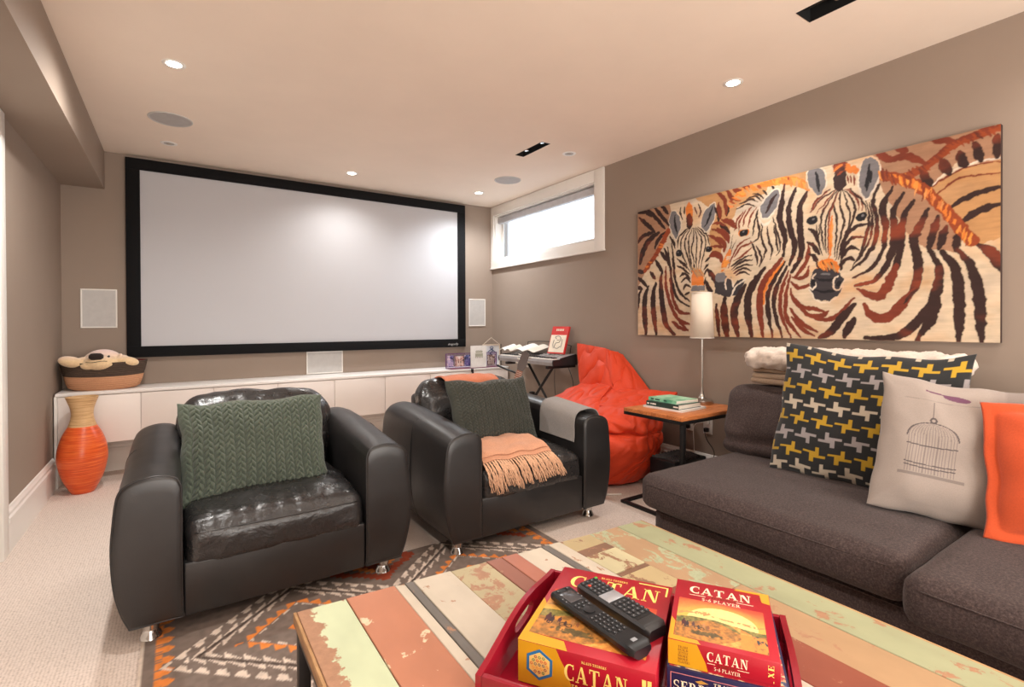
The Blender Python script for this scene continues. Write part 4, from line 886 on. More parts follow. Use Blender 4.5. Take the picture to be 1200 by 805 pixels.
def book(name, lb, x, y, z, w_, d_, th, cover_, rz, pages=(236, 226, 212), grp=None, hard=True, extra=None):
    """lying book, spine towards local -x; d_ = spine length along y"""
    t = thing(name, lb, 'book', (x, y, z), rz, grp); c = .0025 if hard else .0012; o_ = .003 if hard else 0
    box('pages', -w_ / 2 + .004, w_ / 2 - o_, -d_ / 2 + o_, d_ / 2 - o_, c, th - c, M['pages'], t, bev=.001)
    bm = bmesh.new(); abox(bm, -w_ / 2, w_ / 2, -d_ / 2, d_ / 2, 0, c); abox(bm, -w_ / 2, w_ / 2, -d_ / 2, d_ / 2, th - c, th); abox(bm, -w_ / 2, -w_ / 2 + c, -d_ / 2, d_ / 2, c, th - c)
    bmobj('cover', bm, cover_, t)
    if extra: extra(t, -w_ / 2, d_, th)
    return t
pm = MT('page_block', (236, 228, 214), .9); wv = pm.N('TexWave'); wv.inputs['Scale'].default_value = 220; wv.bands_direction = 'Z'; pm.L(pm.coord(), wv.inputs['Vector']); pm.base(pm.mix(wv.outputs['Fac'], (214, 204, 190), (240, 234, 222))); M['pages'] = pm.m
def bars(name, t, rects, mat, label=None):
    """little raised print on a spine/cover given as boxes"""
    bm = bmesh.new()
    for r in rects: abox(bm, *r)
    return bmobj(name, bm, mat, t, label=label)
wp = plain('white_print', (230, 228, 222), .5)
book('book', 'thin white book at the bottom of the stack on the side table', 2.632, 2.075, .605, .26, .285, .012, plain('white_cover', (222, 218, 214), .4), .06)
def ex1(t, x, d, th):
    bars('lettering', t, [(x - .0006, x, a, b, th * .35, th * .65) for a, b in ((.045, .075), (.08, .088), (-.085, -.12), (.10, .115))], wp, 'white marks on the spine')
book('book', 'thick dark green hardback in the middle of the stack on the side table', 2.622, 2.075, .617, .225, .245, .030, plain('dark_green_cover', (34, 60, 56), .35), .02, extra=ex1)
def ex2(t, x, d, th): bars('lettering', t, [(x - .0006, x, a, b, th * .3, th * .7) for a, b in ((.07, .095), (.02, .06), (-.04, -.015))], plain('dark_print', (40, 70, 62), .5), 'dark marks on the spine')
gc = MT('sea_green_cover', (120, 190, 150), .28, 0, .5); n_ = gc.noise(14, 4, .6); gc.base(gc.ramp(n_, [(.35, (96, 170, 134)), (.52, (150, 214, 176)), (.7, (206, 236, 204))])); 
book('book', 'sea-green paperback lying topmost on the side table stack', 2.630, 2.085, .647, .19, .235, .020, gc.m, -.09, hard=False, extra=ex2)
# black vented box on the floor under the side table
def vbox():
    t = thing('subwoofer', 'low black box with a chevron-ribbed top on the floor under the side table', 'speaker', (2.80, 2.04, 0)); hx, hy = .165, .105
    t.location = (2.835, 2.205, 0)
    box('body', -hx, hx, -hy + .0, hy, .02, .235, M['black'], t, bev=.01)
    bm = bmesh.new(); n = 9
    for i in range(n):
        x = -hx + .02 + (2 * hx - .05) * i / n
        for (ya, yb, da, db) in ((-hy + .01, 0, 0, .03), (0, hy - .01, .03, 0)):
            V = []
            for (y, d) in ((ya, da), (yb, db)):
                for (dx, z) in ((0, .232), (.016, .232), (.012, .247), (.004, .247)): V.append(bm.verts.new((x + d - .008 + dx, y, z)))
            for q in ((0, 1, 5, 4), (1, 2, 6, 5), (2, 3, 7, 6), (3, 0, 4, 7), (3, 2, 1, 0), (4, 5, 6, 7)): bm.faces.new([V[k] for k in q])
    bmesh.ops.recalc_face_normals(bm, faces=bm.faces); bmobj('ribbed_top', bm, plain('rib_grey', (58, 56, 56), .5), t)
    for x in (-.13, .13):
        for y in (-.08, .08): lathe('foot', [(.015, 0), (.017, .022)], M['black'], t, 10, (x, y, 0))
vbox()
def outlet(y, z, lb, plugs):
    t = thing('wall_outlet', lb, 'outlet', (R, y, z)); box('cover_plate', -.006, 0, -.036, .036, -.058, .058, M['trim'], t, bev=.002)
    for s in (-.027, .027):
        box('socket', -.0075, -.005, -.017, .017, s - .014, s + .014, M['grille'], t, bev=.001)
    for s, m_ in plugs: box('plug', -.035, -.0075, -.014, .014, s - .014, s + .014, m_, t, bev=.004)
outlet(2.300, .425, 'white wall outlet nearer the beanbag with one dark plug', [(-.027, M['black'])])
outlet(2.145, .425, 'white wall outlet nearer the sofa with a white plug above a black plug', [(.027, M['trim']), (-.027, M['black'])])
outlet(3.62, .40, 'white wall outlet low on the right wall behind the keyboard stand', [(.0, M['black'])])
def cable(pts, r, mat, lb): return tag(tube('power_cord', spline(pts, 8), r, mat, None, 6), lb, 'cord')
cable([(3.045, 2.30, .385), (3.03, 2.30, .33), (3.035, 2.33, .20), (3.03, 2.30, .05), (3.02, 2.2, .006), (3.03, 1.95, .006)], .003, M['black'], 'black power cord hanging from the outlet nearer the beanbag')
cable([(3.045, 2.145, .385), (3.02, 2.11, .34), (3.03, 2.06, .25), (3.03, 2.12, .10), (3.04, 2.02, .006), (3.03, 1.85, .006)], .003, M['black'], 'black power cord looping down from the black plug beside the sofa')
cable([(3.045, 2.16, .45), (3.00, 2.20, .42), (3.03, 2.22, .25), (3.045, 2.24, .05), (3.02, 2.18, .006), (3.04, 2.05, .006)], .0025, M['trim'], 'thin pale cord hanging between the two outlets')
cable([(2.45, 2.36, .006), (2.34, 2.43, .006), (2.28, 2.50, .006), (2.22, 2.62, .006), (2.24, 2.9, .006)], .005, M['trim'], 'white cord lying on the carpet beside the beanbag')
# ---------------------------------------------------------------- orange beanbag
def beanbag():
    t = thing('beanbag', 'big slouching orange beanbag with a peaked top against the right wall', 'beanbag', (2.72, 2.85, 0)); ox, oy = 2.72, 2.85
    lev = [(.004, 2.67, 2.90, .25, .38), (.03, 2.67, 2.89, .32, .44), (.10, 2.675, 2.875, .358, .475), (.20, 2.68, 2.855, .372, .505), (.29, 2.69, 2.84, .36, .525), (.35, 2.71, 2.83, .325, .51), (.375, 2.73, 2.84, .290, .49),
           (.385, 2.735, 2.85, .295, .495), (.41, 2.735, 2.86, .325, .52), (.46, 2.76, 2.88, .310, .525), (.52, 2.81, 2.90, .255, .49), (.565, 2.86, 2.93, .20, .42), (.60, 2.90, 2.96, .15, .33), (.62, 2.93, 3.0, .09, .24), (.63, 2.95, 3.0, .03, .1)]
    prm = spline(lev, 8); n = 220; rings = []
    for p in prm:
        z, cx, cy, a, b = p; ring = []
        for k in range(n):
            th = 2 * PI * k / n; c, s = math.cos(th), math.sin(th); e = 2.2
            rr = (abs(c) ** e + abs(s) ** e) ** (-1 / e); x = cx + a * rr * c; y = cy + b * rr * s
            wob = noise.noise(Vector((th * 1.5, z * 3, 7))) * .25
            r1 = 1 - abs(noise.noise(Vector((th * 3.1 + wob, z * 1.6 + 4, 1)))) * 2.4
            r2 = 1 - abs(noise.noise(Vector((x * 3.2 + z * 6, y * 3.2 - z * 6, z * 2)))) * 2.4
            r3 = 1 - abs(noise.noise(Vector((x * 9 - z * 5, y * 9 + z * 9, z * 7)))) * 2.2
            waist = math.exp(-((z - .38) / .07) ** 2) + .7 * math.exp(-((z - .55) / .08) ** 2)
            d = (.012 + .030 * waist) * (max(0, r1) ** 2 * .8 + max(0, r2) ** 2) + .010 * max(0, r3) ** 2 - .018
            x -= c * d; y -= s * d; zz = z
            if .395 < z < .62: zz += .045 * math.exp(-((y - 2.40) / .16) ** 2) * (x > 2.6) * min(1, (z - .395) / .06) + .012 * noise.noise(Vector((th * 4, z * 9, 2)))
            # overhanging lip of the upper tier droops in scallops
            if .36 < z < .44: zz -= .020 * abs(math.sin(th * 5 + 1)) * math.exp(-((z - .40) / .025) ** 2)
            ring.append((min(x, 3.07) - ox, y - oy, max(.002, zz)))
        rings.append(ring)
    mt = fabric('orange_beanbag_nylon', (226, 70, 32), .06, 500, rough=.55, bs=.15, sheen=.05); mt.b.inputs['Specular IOR Level'].default_value = .35
    mt.bump(mt.noise(9, 3, .5, dist=1.0), .35, .02); mt = mt.m
    loft('body', rings, mt, t)
    def panel(name, A, B, C_, D_, th, bulge, seed, dirv=(-1, -.35, 0), crease=.02):
        """slack cloth panel A-B on top, D-C below, filled out by bulge"""
        A, B, C_, D_ = map(Vector, (A, B, C_, D_)); dv = Vector(dirv).normalized()
        def fn(u, v):
            p = (A * (1 - u) + B * u) * (1 - v) + (D_ * (1 - u) + C_ * u) * v
            e = math.sin(PI * u) ** .7 * math.sin(PI * min(1, v * .92 + .04)) ** .7
            r = 1 - abs(noise.noise(Vector((u * 3.2 + seed, v * 2.2 + u * 2, seed)))) * 2.2
            p += dv * (bulge * e - crease * max(0, r) ** 2 * (.3 + e))
            return (min(p.x, 3.072) - ox, p.y - oy, p.z)
        return sheet(name, fn, 44, 44, mt, t, th)
    panel('peak_panel', (3.01, 3.415, .960), (2.965, 2.985, .925), (2.845, 2.800, .575), (2.90, 3.25, .575), .022, .030, 1)
    panel('peak_panel', (3.055, 3.36, .93), (3.05, 2.97, .905), (3.06, 2.65, .56), (3.06, 3.2, .55), .012, .0, 3)
    panel('peak_panel', (2.962, 2.992, .912), (3.05, 2.93, .87), (3.055, 2.60, .555), (2.835, 2.80, .580), .022, .040, 5, (-1, -.7, 0))
    # fold running from the foot of the peak to the side table, and the collar on the left
    panel('collar_fold', (2.86, 2.90, .615), (3.03, 2.36, .625), (2.70, 2.30, .50), (2.60, 2.72, .52), .018, .030, 8, (-.6, -.5, .7))
    panel('collar_fold', (2.93, 3.27, .62), (2.84, 2.84, .635), (2.56, 2.76, .50), (2.59, 3.16, .52), .018, .035, 11, (-.6, -.3, .7))
    def surf(th, z):
        i = min(range(len(prm)), key=lambda q: abs(prm[q][0] - z)); k = int(th / (2 * PI) * n) % n; return Vector(rings[i][k])
    for o_ in (0, .16):
        pts = [surf(3.95 + o_ + 1.0 * k / 30, .015 + .31 * k / 30) for k in range(31)]; pts = [tuple(p + Vector((p.x, p.y, 0)).normalized() * .003) for p in pts]
        tube('seam', spline(pts[::3], 5), .0035, mt, t, 6)
beanbag()
# ---------------------------------------------------------------- vase, basket, plush dog
def vase():
    t = thing('floor_vase', 'tall orange bamboo floor vase with a natural tan neck in the left corner', 'vase', (-.545, 4.49, 0))
    prof = spline([(.055, 0), (.062, .004), (.082, .04), (.112, .11), (.133, .20), (.137, .26), (.128, .33), (.106, .40), (.078, .455)], 5)
    om_ = MT('orange_lacquer_bamboo', (226, 92, 40), .28, 0, .5); n = om_.noise(3, 5, .65, sc=(2, 2, 60)); om_.base(om_.ramp(n, [(.3, (196, 62, 24)), (.5, (230, 92, 40)), (.72, (248, 142, 70))])); om_.bump(n, .12, .003)
    lathe('body', [tuple(p) for p in prof], om_.m, t, 48)
    nm = MT('natural_bamboo', (214, 174, 124), .45, 0, .35); n = nm.noise(3, 5, .65, sc=(2, 2, 70)); nm.base(nm.ramp(n, [(.3, (176, 130, 84)), (.5, (220, 180, 130)), (.72, (240, 210, 164))])); nm.bump(n, .15, .003)
    prof = spline([(.0775, .456), (.066, .49), (.060, .53), (.063, .57), (.074, .61), (.090, .655)], 5); P = [tuple(p) for p in prof]; P += [(r - .007, z) for r, z in reversed(P)]
    lathe('neck', P, nm.m, t, 48)
vase()
def basket():
    cx, cy, z0 = -.455, 4.838, CT + .0045; t = thing('woven_basket', 'oval woven basket with a dark brown rim band on the left end of the cabinets', 'basket', (cx, cy, z0))
    def mk(name, c1_, c2_, sc):
        m = MT(name, c1_, .85, 0, .2); w1 = m.N('TexWave'); w1.inputs['Scale'].default_value = 28; w1.bands_direction = 'Z'; w1.inputs['Distortion'].default_value = .6; w1.inputs['Detail'].default_value = 2; m.L(m.coord(), w1.inputs['Vector'])
        n = m.noise(90, 3, .7); m.base(m.mix(m.mix(.5, w1.outputs['Color'], n), c1_, c2_)); m.bump(w1.outputs['Fac'], .6, .008); m.bump(n, .5, .005); return m.m
    A = mk('tan_seagrass', (224, 172, 134), (186, 126, 90), 1); B = mk('brown_seagrass', (100, 84, 72), (62, 50, 43), 1); C = plain('dark_red_lining', (120, 22, 30), .9)
    def ring(r, z, d=0): return [((r - d) * 1.0 * math.cos(2 * PI * k / 72), (r - d) * .62 * math.sin(2 * PI * k / 72) if True else 0, z + .004 * math.cos(4 * PI * k / 72)) for k in range(72)]
    prof = [(.19, .0), (.212, .012), (.226, .05), (.238, .10)]; prof2 = [(.238, .10), (.248, .14), (.258, .185), (.262, .203)]
    loft('lower_band', [ring(*p) for p in prof] + [ring(r, z, .008) for r, z in reversed(prof)], A, t, caps=False)
    loft('upper_band', [ring(*p) for p in prof2] + [ring(r, z, .008) for r, z in reversed(prof2)] + [ring(*prof2[0])], B, t, caps=False)
    loft('lining', [ring(r, z, .009) for r, z in (prof + prof2[1:])], C, t, caps=False)
    loft('base', [ring(.19, .0), ring(.19, .012)], A, t)
basket()
def blob(name, parts, mat, parent, vox=.006, smooth=6, wr=0):
    bm = bmesh.new()
    for (c, r, *rot) in parts:
        q = bmesh.ops.create_uvsphere(bm, u_segments=20, v_segments=14, radius=1); mt_ = Matrix.Translation(c) @ (Matrix.Rotation(rot[0], 4, rot[1]) if rot else Matrix.Identity(4)) @ Matrix.Diagonal((*r, 1)); bmesh.ops.transform(bm, matrix=mt_, verts=q['verts'])
    o = bmobj(name, bm, mat, parent, smooth=True)
    m = o.modifiers.new('r', 'REMESH'); m.mode = 'VOXEL'; m.voxel_size = vox; m.use_smooth_shade = True
    s = o.modifiers.new('s', 'SMOOTH'); s.iterations = smooth; s.factor = .6
    dg = bpy.context.evaluated_depsgraph_get(); me = bpy.data.meshes.new_from_object(o.evaluated_get(dg)); o.modifiers.clear(); o.data = me
    return o
def plush():
    t = thing('plush_dog', 'cream plush dog with a big dark nose slumped in the woven basket', 'toy', (-.46, 4.80, .76)); ox, oy, oz = t.location
    q = lambda x, y, z: (x - ox, y - oy, z - oz)
    m = fabric('cream_plush', (240, 208, 164), .10, 260, bs=.9, sheen=.5); pk = MT('pink_white_plush', (244, 214, 204), .9)
    n = m.noise(8, 2); g = m.N('SeparateXYZ'); m.L(m.coord(), g.inputs[0]); f = m.gray(g.outputs['Z'], .13, .19); 
    old = m.b.inputs['Base Color'].links[0].from_socket; m.base(m.mix(f, old, (244, 216, 208)))
    blob('body', [(q(-.46, 4.80, .86), (.125, .10, .105)), (q(-.475, 4.725, .868), (.092, .075, .060)), (q(-.42, 4.735, .862), (.06, .06, .05)), (q(-.45, 4.86, .78), (.14, .09, .09)),
                  (q(-.635, 4.725, .882), (.072, .045, .040), .25, 'Y'), (q(-.57, 4.76, .868), (.05, .045, .045)), (q(-.315, 4.745, .872), (.075, .048, .036), .2, 'Y'), (q(-.35, 4.80, .86), (.06, .06, .06)),
                  (q(-.53, 4.72, .850), (.055, .05, .035))], m.m, t, .0055, 5)
    nm = fabric('dark_brown_plush', (48, 38, 34), .1, 400)
    softbox('nose', (.078, .034, .044), .016, nm.m, t, .006, (.004, .004, .003)).location = q(-.487, 4.664, .917)
    for x, z in ((-.418, .915),): lathe('eye', [(.001, .008), (.006, .006), (.008, 0), (.001, -.001)], M['black'], t, 12, q(x, 4.690, z - 0), 'y')
    e = [e_ for e_ in t.children if e_.name.startswith('eye')][0]
    blob('ear', [(q(-.365, 4.755, .885), (.018, .03, .05), .3, 'Y')], nm.m if False else m.m, t, .005, 3)
    pts = [q(-.545 + .02 * k, 4.650 + .0022 * (k - 3) ** 2 * .6, .880 - .004 * math.sin(k)) for k in range(7)]
    tube('mouth_seam', spline(pts, 4), .002, nm.m, t, 5)
plush()
# ---------------------------------------------------------------- things on the cabinets near the corner
def photos():
    t = thing('photo_display', 'clear purple-edged acrylic photo stand with small snapshots on the cabinet top', 'photo frame', (2.66, 4.735, CT)); ox = 2.66
    pur = MT('purple_acrylic', (150, 90, 170), .1, 0, .6); pur.b.inputs['Transmission Weight'].default_value = .55; pur.vary(.05, 5)
    clear = MT('clear_acrylic', (225, 215, 238), .05, 0, .5); clear.b.inputs['Transmission Weight'].default_value = .92; clear.vary(.02, 5)
    w_ = .315
    box('base', -w_ + .015, w_, -.06, .05, 0, .007, plain('plum_edge', (110, 46, 70), .3), t, bev=.001)
    bm = bmesh.new()
    for (a, b, c, d) in ((-w_, w_, .158, .163), (-w_, -w_ + .005, .007, .158), (w_ - .005, w_, .007, .158)): abox(bm, a, b, .020, .030, c, d)
    bmobj('edge', bm, pur.m, t); box('sheet', -w_ + .005, w_ - .005, .023, .0265, .007, .158, clear.m, t)
    def snap(seed, kind):
        m = MT('snapshot', (160, 140, 150), .35, 0, .4); n = m.noise(18 + seed, 3, .7, vec=None)
        cols = [((28, 26, 40), (120, 110, 170), (226, 206, 214)), ((60, 40, 50), (206, 150, 140), (240, 228, 226)), ((40, 40, 60), (110, 120, 180), (214, 190, 200)), ((24, 24, 28), (120, 80, 70), (230, 220, 216))][kind]
        m.base(m.ramp(n, [(.36, cols[0]), (.5, cols[1]), (.62, cols[2])])); return m.m
    for k, (xa, xb) in enumerate(((-.302, -.228), (-.205, -.105), (-.095, -.005), (.19, .285))):
        o = box('photo', xa, xb, .017, .0195, .022, .142 - .01 * (k % 2), snap(k * 5, k), t)
        bm = bmesh.new()   # little standing figures in each snapshot
        for j in range(3):
            x = xa + (xb - xa) * (.22 + .28 * j); 
            abox(bm, x - .008, x + .008, .0162, .0168, .03, .08 + .008 * (j % 2)); abox(bm, x - .005, x + .005, .0162, .0168, .084 + .008 * (j % 2), .100 + .008 * (j % 2))
        bmobj('figures', bm, plain('figure_tone', [(196, 176, 214), (232, 206, 196), (120, 100, 160), (210, 196, 190)][k], .5), o)
photos()
def card():
    t = thing('greeting_card', 'tall white greeting card standing in front of the photo stand', 'card', (2.705, 4.655, CT + .0075)); cm = plain('white_card', (246, 246, 244), .5)
    t.location.y = 4.690
    o = box('front', -.095, .095, -.002, .0, 0, .235, cm, t); box('back', -.095, .095, .012, .014, 0, .232, cm, t)
    gm = plain('sage_print', (178, 180, 164), .6); dmk = plain('grey_print', (132, 132, 126), .6)
    bars('print', t, [(-.045, .05, -.0026, -.002, .115, .150), (-.04, .045, -.0026, -.002, .156, .176)], gm)
    bars('lettering', t, [(-.045 + .02 * k, -.032 + .02 * k, -.003, -.0026, .103, .111) for k in range(5)] + [(-.03 + .018 * k, -.018 + .018 * k, -.003, -.0026, .182, .186) for k in range(4)], dmk)
card()
def hung():
    t = thing('framed_drawing', 'small framed drawing propped in the corner with a triangle of string above', 'picture', (2.953, 4.835, CT))
    wf = plain('pale_wood_frame', (222, 206, 186), .5); w_, h_ = .115, .245
    for (a, b, c, d) in ((-w_, w_, h_ - .014, h_), (-w_, w_, 0, .014), (-w_, -w_ + .014, .014, h_ - .014), (w_ - .014, w_, .014, h_ - .014)): box('frame', a, b, -.008, .008, c, d, wf, t)
    box('side', w_, w_ + .012, -.008, .03, 0, h_, M['black'], t)
    o = box('drawing', -w_ + .014, w_ - .014, -.003, .0, .014, h_ - .014, plain('drawing_paper', (232, 236, 240), .6), t)
    bl = plain('blue_ink', (70, 92, 132), .6); pk = plain('pink_ink', (206, 130, 150), .6); bm = bmesh.new()
    atube(bm, spline([(0.0, -.006, .20), (.012, -.006, .17), (-.02, -.006, .14), (.03, -.006, .11), (-.03, -.006, .08), (.02, -.006, .05), (-.02, -.006, .03)], 6), .005, 6); atube(bm, spline([(-.05, -.006, .16), (0, -.006, .185), (.05, -.006, .15)], 6), .004, 6)
    atube(bm, [(.02 * math.cos(k / 12 * 2 * PI), -.006, .205 + .014 * math.sin(k / 12 * 2 * PI)) for k in range(12)], .003, 5, closed=True); bmobj('blue_figure', bm, bl, o, smooth=True)
    bm = bmesh.new(); atube(bm, spline([(.05, -.006, .13), (.02, -.006, .10), (.055, -.006, .07), (.03, -.006, .035)], 6), .004, 6); bmobj('pink_stroke', bm, pk, o, smooth=True)
    tube('string', [(-w_ + .01, -.002, h_), (0, .004, h_ + .075), (w_ - .01, -.002, h_)], .0022, wf, t, 5)
hung()
def clip():
    t = thing('binder_clip', 'small black clamp hanging on the cabinet front edge below the card', 'clip', (2.60, 4.652, .60))
    box('jaw', -.012, .012, -.016, .002, .03, .066, M['black'], t, bev=.003); box('screw', -.006, .006, -.03, -.004, -.01, .034, M['black'], t, bev=.002); box('handle', -.016, .016, -.034, -.026, -.002, .010, M['black'], t, bev=.002)
clip()
# ---------------------------------------------------------------- keyboard on X stand
KX, KY = 2.895, 3.92
def keyboard():
    t = thing('keyboard', 'grey electronic keyboard on a black crossed stand near the window corner', 'keyboard', (KX, KY, .765)); hy = .452
    sec = [(-.135, .0), (-.142, .030), (-.135, .052), (-.060, .056), (-.05, .066), (.125, .098), (.140, .085), (.142, .0)]
    gm = plain('silver_grey_plastic', (150, 146, 146), .4); bkp = plain('keyboard_black', (38, 36, 38), .4)
    o = loft('body', [[(x, s, z) for (x, z) in sec] for s in (-hy + .012, hy - .012)], gm, t, smooth=False)
    for s in (-1, 1): loft('end_cap', [[(x * 1.01, s * hy - s * d, z * 1.02 - .001) for (x, z) in sec] for d in (.0, .012)], bkp, t, smooth=False)
    bm = bmesh.new(); n = 36; kw = (2 * hy - .05) / n
    for k in range(n): y = -hy + .025 + k * kw; abox(bm, -.131, -.062, y + .0006, y + kw - .0006, .05, .0625)
    bmobj('white_keys', bm, M['trim'], t, kind='stuff')
    bm = bmesh.new()
    for k in range(n):
        if k % 7 in (0, 1, 3, 4, 5): y = -hy + .025 + (k + 1) * kw; abox(bm, -.105, -.062, y - .006, y + .006, .06, .072)
    bmobj('black_keys', bm, M['black'], t, kind='stuff')
    box('display', -.0, .05, -.06, .07, .083, .087, M['black'], t).rotation_euler = (0, -.0, 0)
    bm = bmesh.new()
    for i in range(12):
        for j in range(2): 
            y = -.36 + i * .062
            if abs(y) < .09: continue
            abox(bm, .0 + j * .035, .018 + j * .035, y, y + .03, .078 + j * .007, .083 + j * .007)
    bmobj('buttons', bm, plain('button_grey', (190, 186, 184), .5), t, kind='stuff')
    tube('music_rest', [(.115, .30, .09), (.13, .30, .19), (.13, .12, .20), (.13, -.20, .20), (.13, -.38, .17), (.115, -.38, .09)], .004, M['blackmetal'], t, 6)
keyboard()
def xstand():
    t = thing('keyboard_stand', 'black metal X-shaped stand under the keyboard', 'stand', (KX, 3.855, 0)); B = M['blackmetal']
    for (x, s) in ((-.10, 1), (.10, 1)):
        a = -1 if x < 0 else 1
        bm = bmesh.new()
        for dx in (x,): atube(bm, [(dx, -.34 * a, .03), (dx, .33 * a, .745)], .016, 4)
        bmobj('leg', bm, B, t)
        bm = bmesh.new(); atube(bm, [(-dx * .6, .34 * a, .03), (-dx * .6, -.33 * a, .745)], .016, 4) if False else None
        bm.free()
        box('foot', -.17, .165, -.34 * a - .016, -.34 * a + .016, 0, .03, B, t, bev=.004)
        box('arm', -.17, .16, .33 * a - .014, .33 * a + .014, .738, .7648, B, t, bev=.004)
    lathe('pivot', [(.02, -.12), (.02, .12)], B, t, 16, (0, 0, .388), 'x')
    box('lock', -.13, -.09, -.05, -.01, .42, .50, B, t, bev=.004)
xstand()
def cover_book():
    t = thing('songbook', 'red and cream music book leaning open on the keyboard', 'book', (2.935, 3.66, .862), -.0)
    red = plain('red_cover', (206, 50, 44), .4); crm = plain('cream_cover', (238, 226, 206), .4); blk = plain('black_ink', (44, 40, 40), .5)
    t.rotation_euler = (0, math.radians(18), math.radians(8)); w_, h_ = .105, .265
    box('pages', .002, .016, -w_ + .002, w_ - .002, .002, h_ - .002, M['pages'], t); 
    bm = bmesh.new(); abox(bm, -.001, .002, -w_, w_, 0, h_); abox(bm, .016, .019, -w_, w_, 0, h_); abox(bm, .002, .016, -w_, -w_ + .003, 0, h_); bmobj('cover', bm, red, t)
    box('picture_panel', -.0018, -.001, -w_ + .010, w_ - .006, .012, h_ - .085, crm, t)
    bm = bmesh.new(); X = -.0024
    for pts in ([(.02, .14), (.04, .16), (.0, .17), (-.03, .15), (-.02, .11), (.02, .10), (.03, .06), (-.01, .05), (-.04, .07)], [(.05, .13), (.055, .09), (.04, .05)], [(-.05, .14), (-.055, .10), (-.05, .06)], [(.01, .13), (-.015, .13)]):
        atube(bm, [(X, a, b) for a, b in ([tuple(q) for q in spline(pts, 4)] if len(pts) > 2 else pts)], .0025, 5)
    bmobj('line_drawing', bm, blk, t, smooth=True)
    bars('lettering', t, [(-.0022, -.001, .035 - .02 * k, .048 - .02 * k, h_ - .045, h_ - .025) for k in range(5)], crm)
cover_book()
def papers(name, lb, x, y, z, w_, d_, rz, tilt):
    t = thing(name, lb, 'book', (x, y, z), rz); 
    for s in (-1, 1):
        def fn(u, v, s=s): return ((v - .5) * w_, s * (u * d_ / 2), .012 + .020 * math.sin(PI * min(1, u * 1.1)) + (v - .5) * tilt)
        sheet('page', fn, 12, 6, M['pages'] if s < 0 else plain('white_paper', (240, 238, 232), .6), t, .004)
    return t
papers('open_book', 'open white music booklet lying across the far end of the keyboard', 2.93, 4.05, .880, .20, .38, .0, .05)
papers('open_book', 'second white booklet lying open at the left end of the keyboard, nearest the corner', 2.90, 4.36, .872, .17, .19, .15, .04)
# black stands and guitar behind the armchair
def guitar():
    t = thing('guitar', 'brown guitar leaning neck-up behind the second armchair', 'guitar', (2.045, 3.44, .02))
    ax = Vector((.225, -.15, .74)).normalized(); X = Vector((.83, -.56, 0)); X = (X - ax * X.dot(ax)).normalized()
    Mx = frame((0, 0, 0), X, ax)   # local x across, y up the neck, z normal
    wood = MT('guitar_wood', (150, 84, 40), .25, 0, .5); n = wood.noise(6, 4, .6, sc=(8, 1, 8)); wood.base(wood.ramp(n, [(.3, (112, 58, 26)), (.7, (182, 110, 56))]))
    out = spline([(0, .0), (.13, .04), (.175, .14), (.13, .25), (.105, .30), (.125, .38), (.09, .45), (0, .47), (-.09, .45), (-.125, .38), (-.105, .30), (-.13, .25), (-.175, .14), (-.13, .04)], 5, closed=True)
    loft('body', [[tuple(Mx @ Vector((x, y, z))) for x, y in out] for z in (-.04, .04)], wood.m, t, autosm=.8)
    rings = [[tuple(Mx @ Vector((x, y, z))) for (x, z) in ((-.024, .045), (.024, .045), (.022, .03), (.0, .022), (-.022, .03))] for y in (.44, .80)]
    loft('neck', rings, plain('neck_wood', (134, 78, 50), .4), t, smooth=False)
    bm = bmesh.new()
    for k in range(13):
        y = .47 + .33 * (1 - .9 ** k) / (1 - .9 ** 13); q = bmesh.ops.create_cube(bm, size=1); bmesh.ops.transform(bm, matrix=Mx @ Matrix.Translation((0, y, .0462)) @ Matrix.Diagonal((.047, .002, .002, 1)), verts=q['verts'])
    bmobj('frets', bm, M['nickel'], t, kind='stuff')
    loft('headstock', [[tuple(Mx @ Vector((x, y, z + .03 - (y - .8) * .15))) for x, y in ((-.024, .80), (.024, .80), (.034, .84), (.031, .94), (.012, .955), (-.012, .955), (-.031, .94), (-.034, .84))] for z in (0, .016)], plain('headstock_dark', (58, 38, 30), .35), t, smooth=False)
    for s in (-1, 1):
        for k in range(3):
            a = Mx @ Vector((s * .030, .85 + .034 * k, .03)); b = Mx @ Vector((s * .052, .85 + .034 * k, .03)); tube('tuning_peg', [a, b], [.004, .007], M['nickel'], t, 8)
guitar()
tube_st = thing('music_stand', 'thin black tubular stand between the second armchair and the keyboard', 'stand', (2.50, 3.62, 0))
tube('upright', spline([(.0, 0, .02), (0, 0, .40), (0.0, .0, .66), (-.015, .03, .705), (-.05, .14, .735), (-.08, .24, .765)], 5), .009, M['blackmetal'], tube_st, 8)
for a in (0, 2.1, 4.2): tube('foot', [(0, 0, .10), (.16 * math.cos(a), .16 * math.sin(a), .010)], .008, M['blackmetal'], tube_st, 8)
cable([(2.98, 3.55, .78), (3.03, 3.52, .6), (3.05, 3.56, .45), (3.045, 3.60, .41)], .003, M['black'], 'black cord from the keyboard down to the outlet behind it')
cable([(3.0, 3.75, .77), (3.04, 3.80, .5), (3.03, 3.72, .2), (3.04, 3.8, .006), (2.95, 3.95, .006)], .0025, M['black'], 'thin dark cord hanging behind the crossed keyboard stand')
cable([(3.02, 3.44, .78), (3.05, 3.40, .5), (3.04, 3.36, .25), (3.05, 3.42, .006), (3.0, 3.6, .006)], .003, M['trim'], 'pale cord hanging from the near end of the keyboard to the floor')
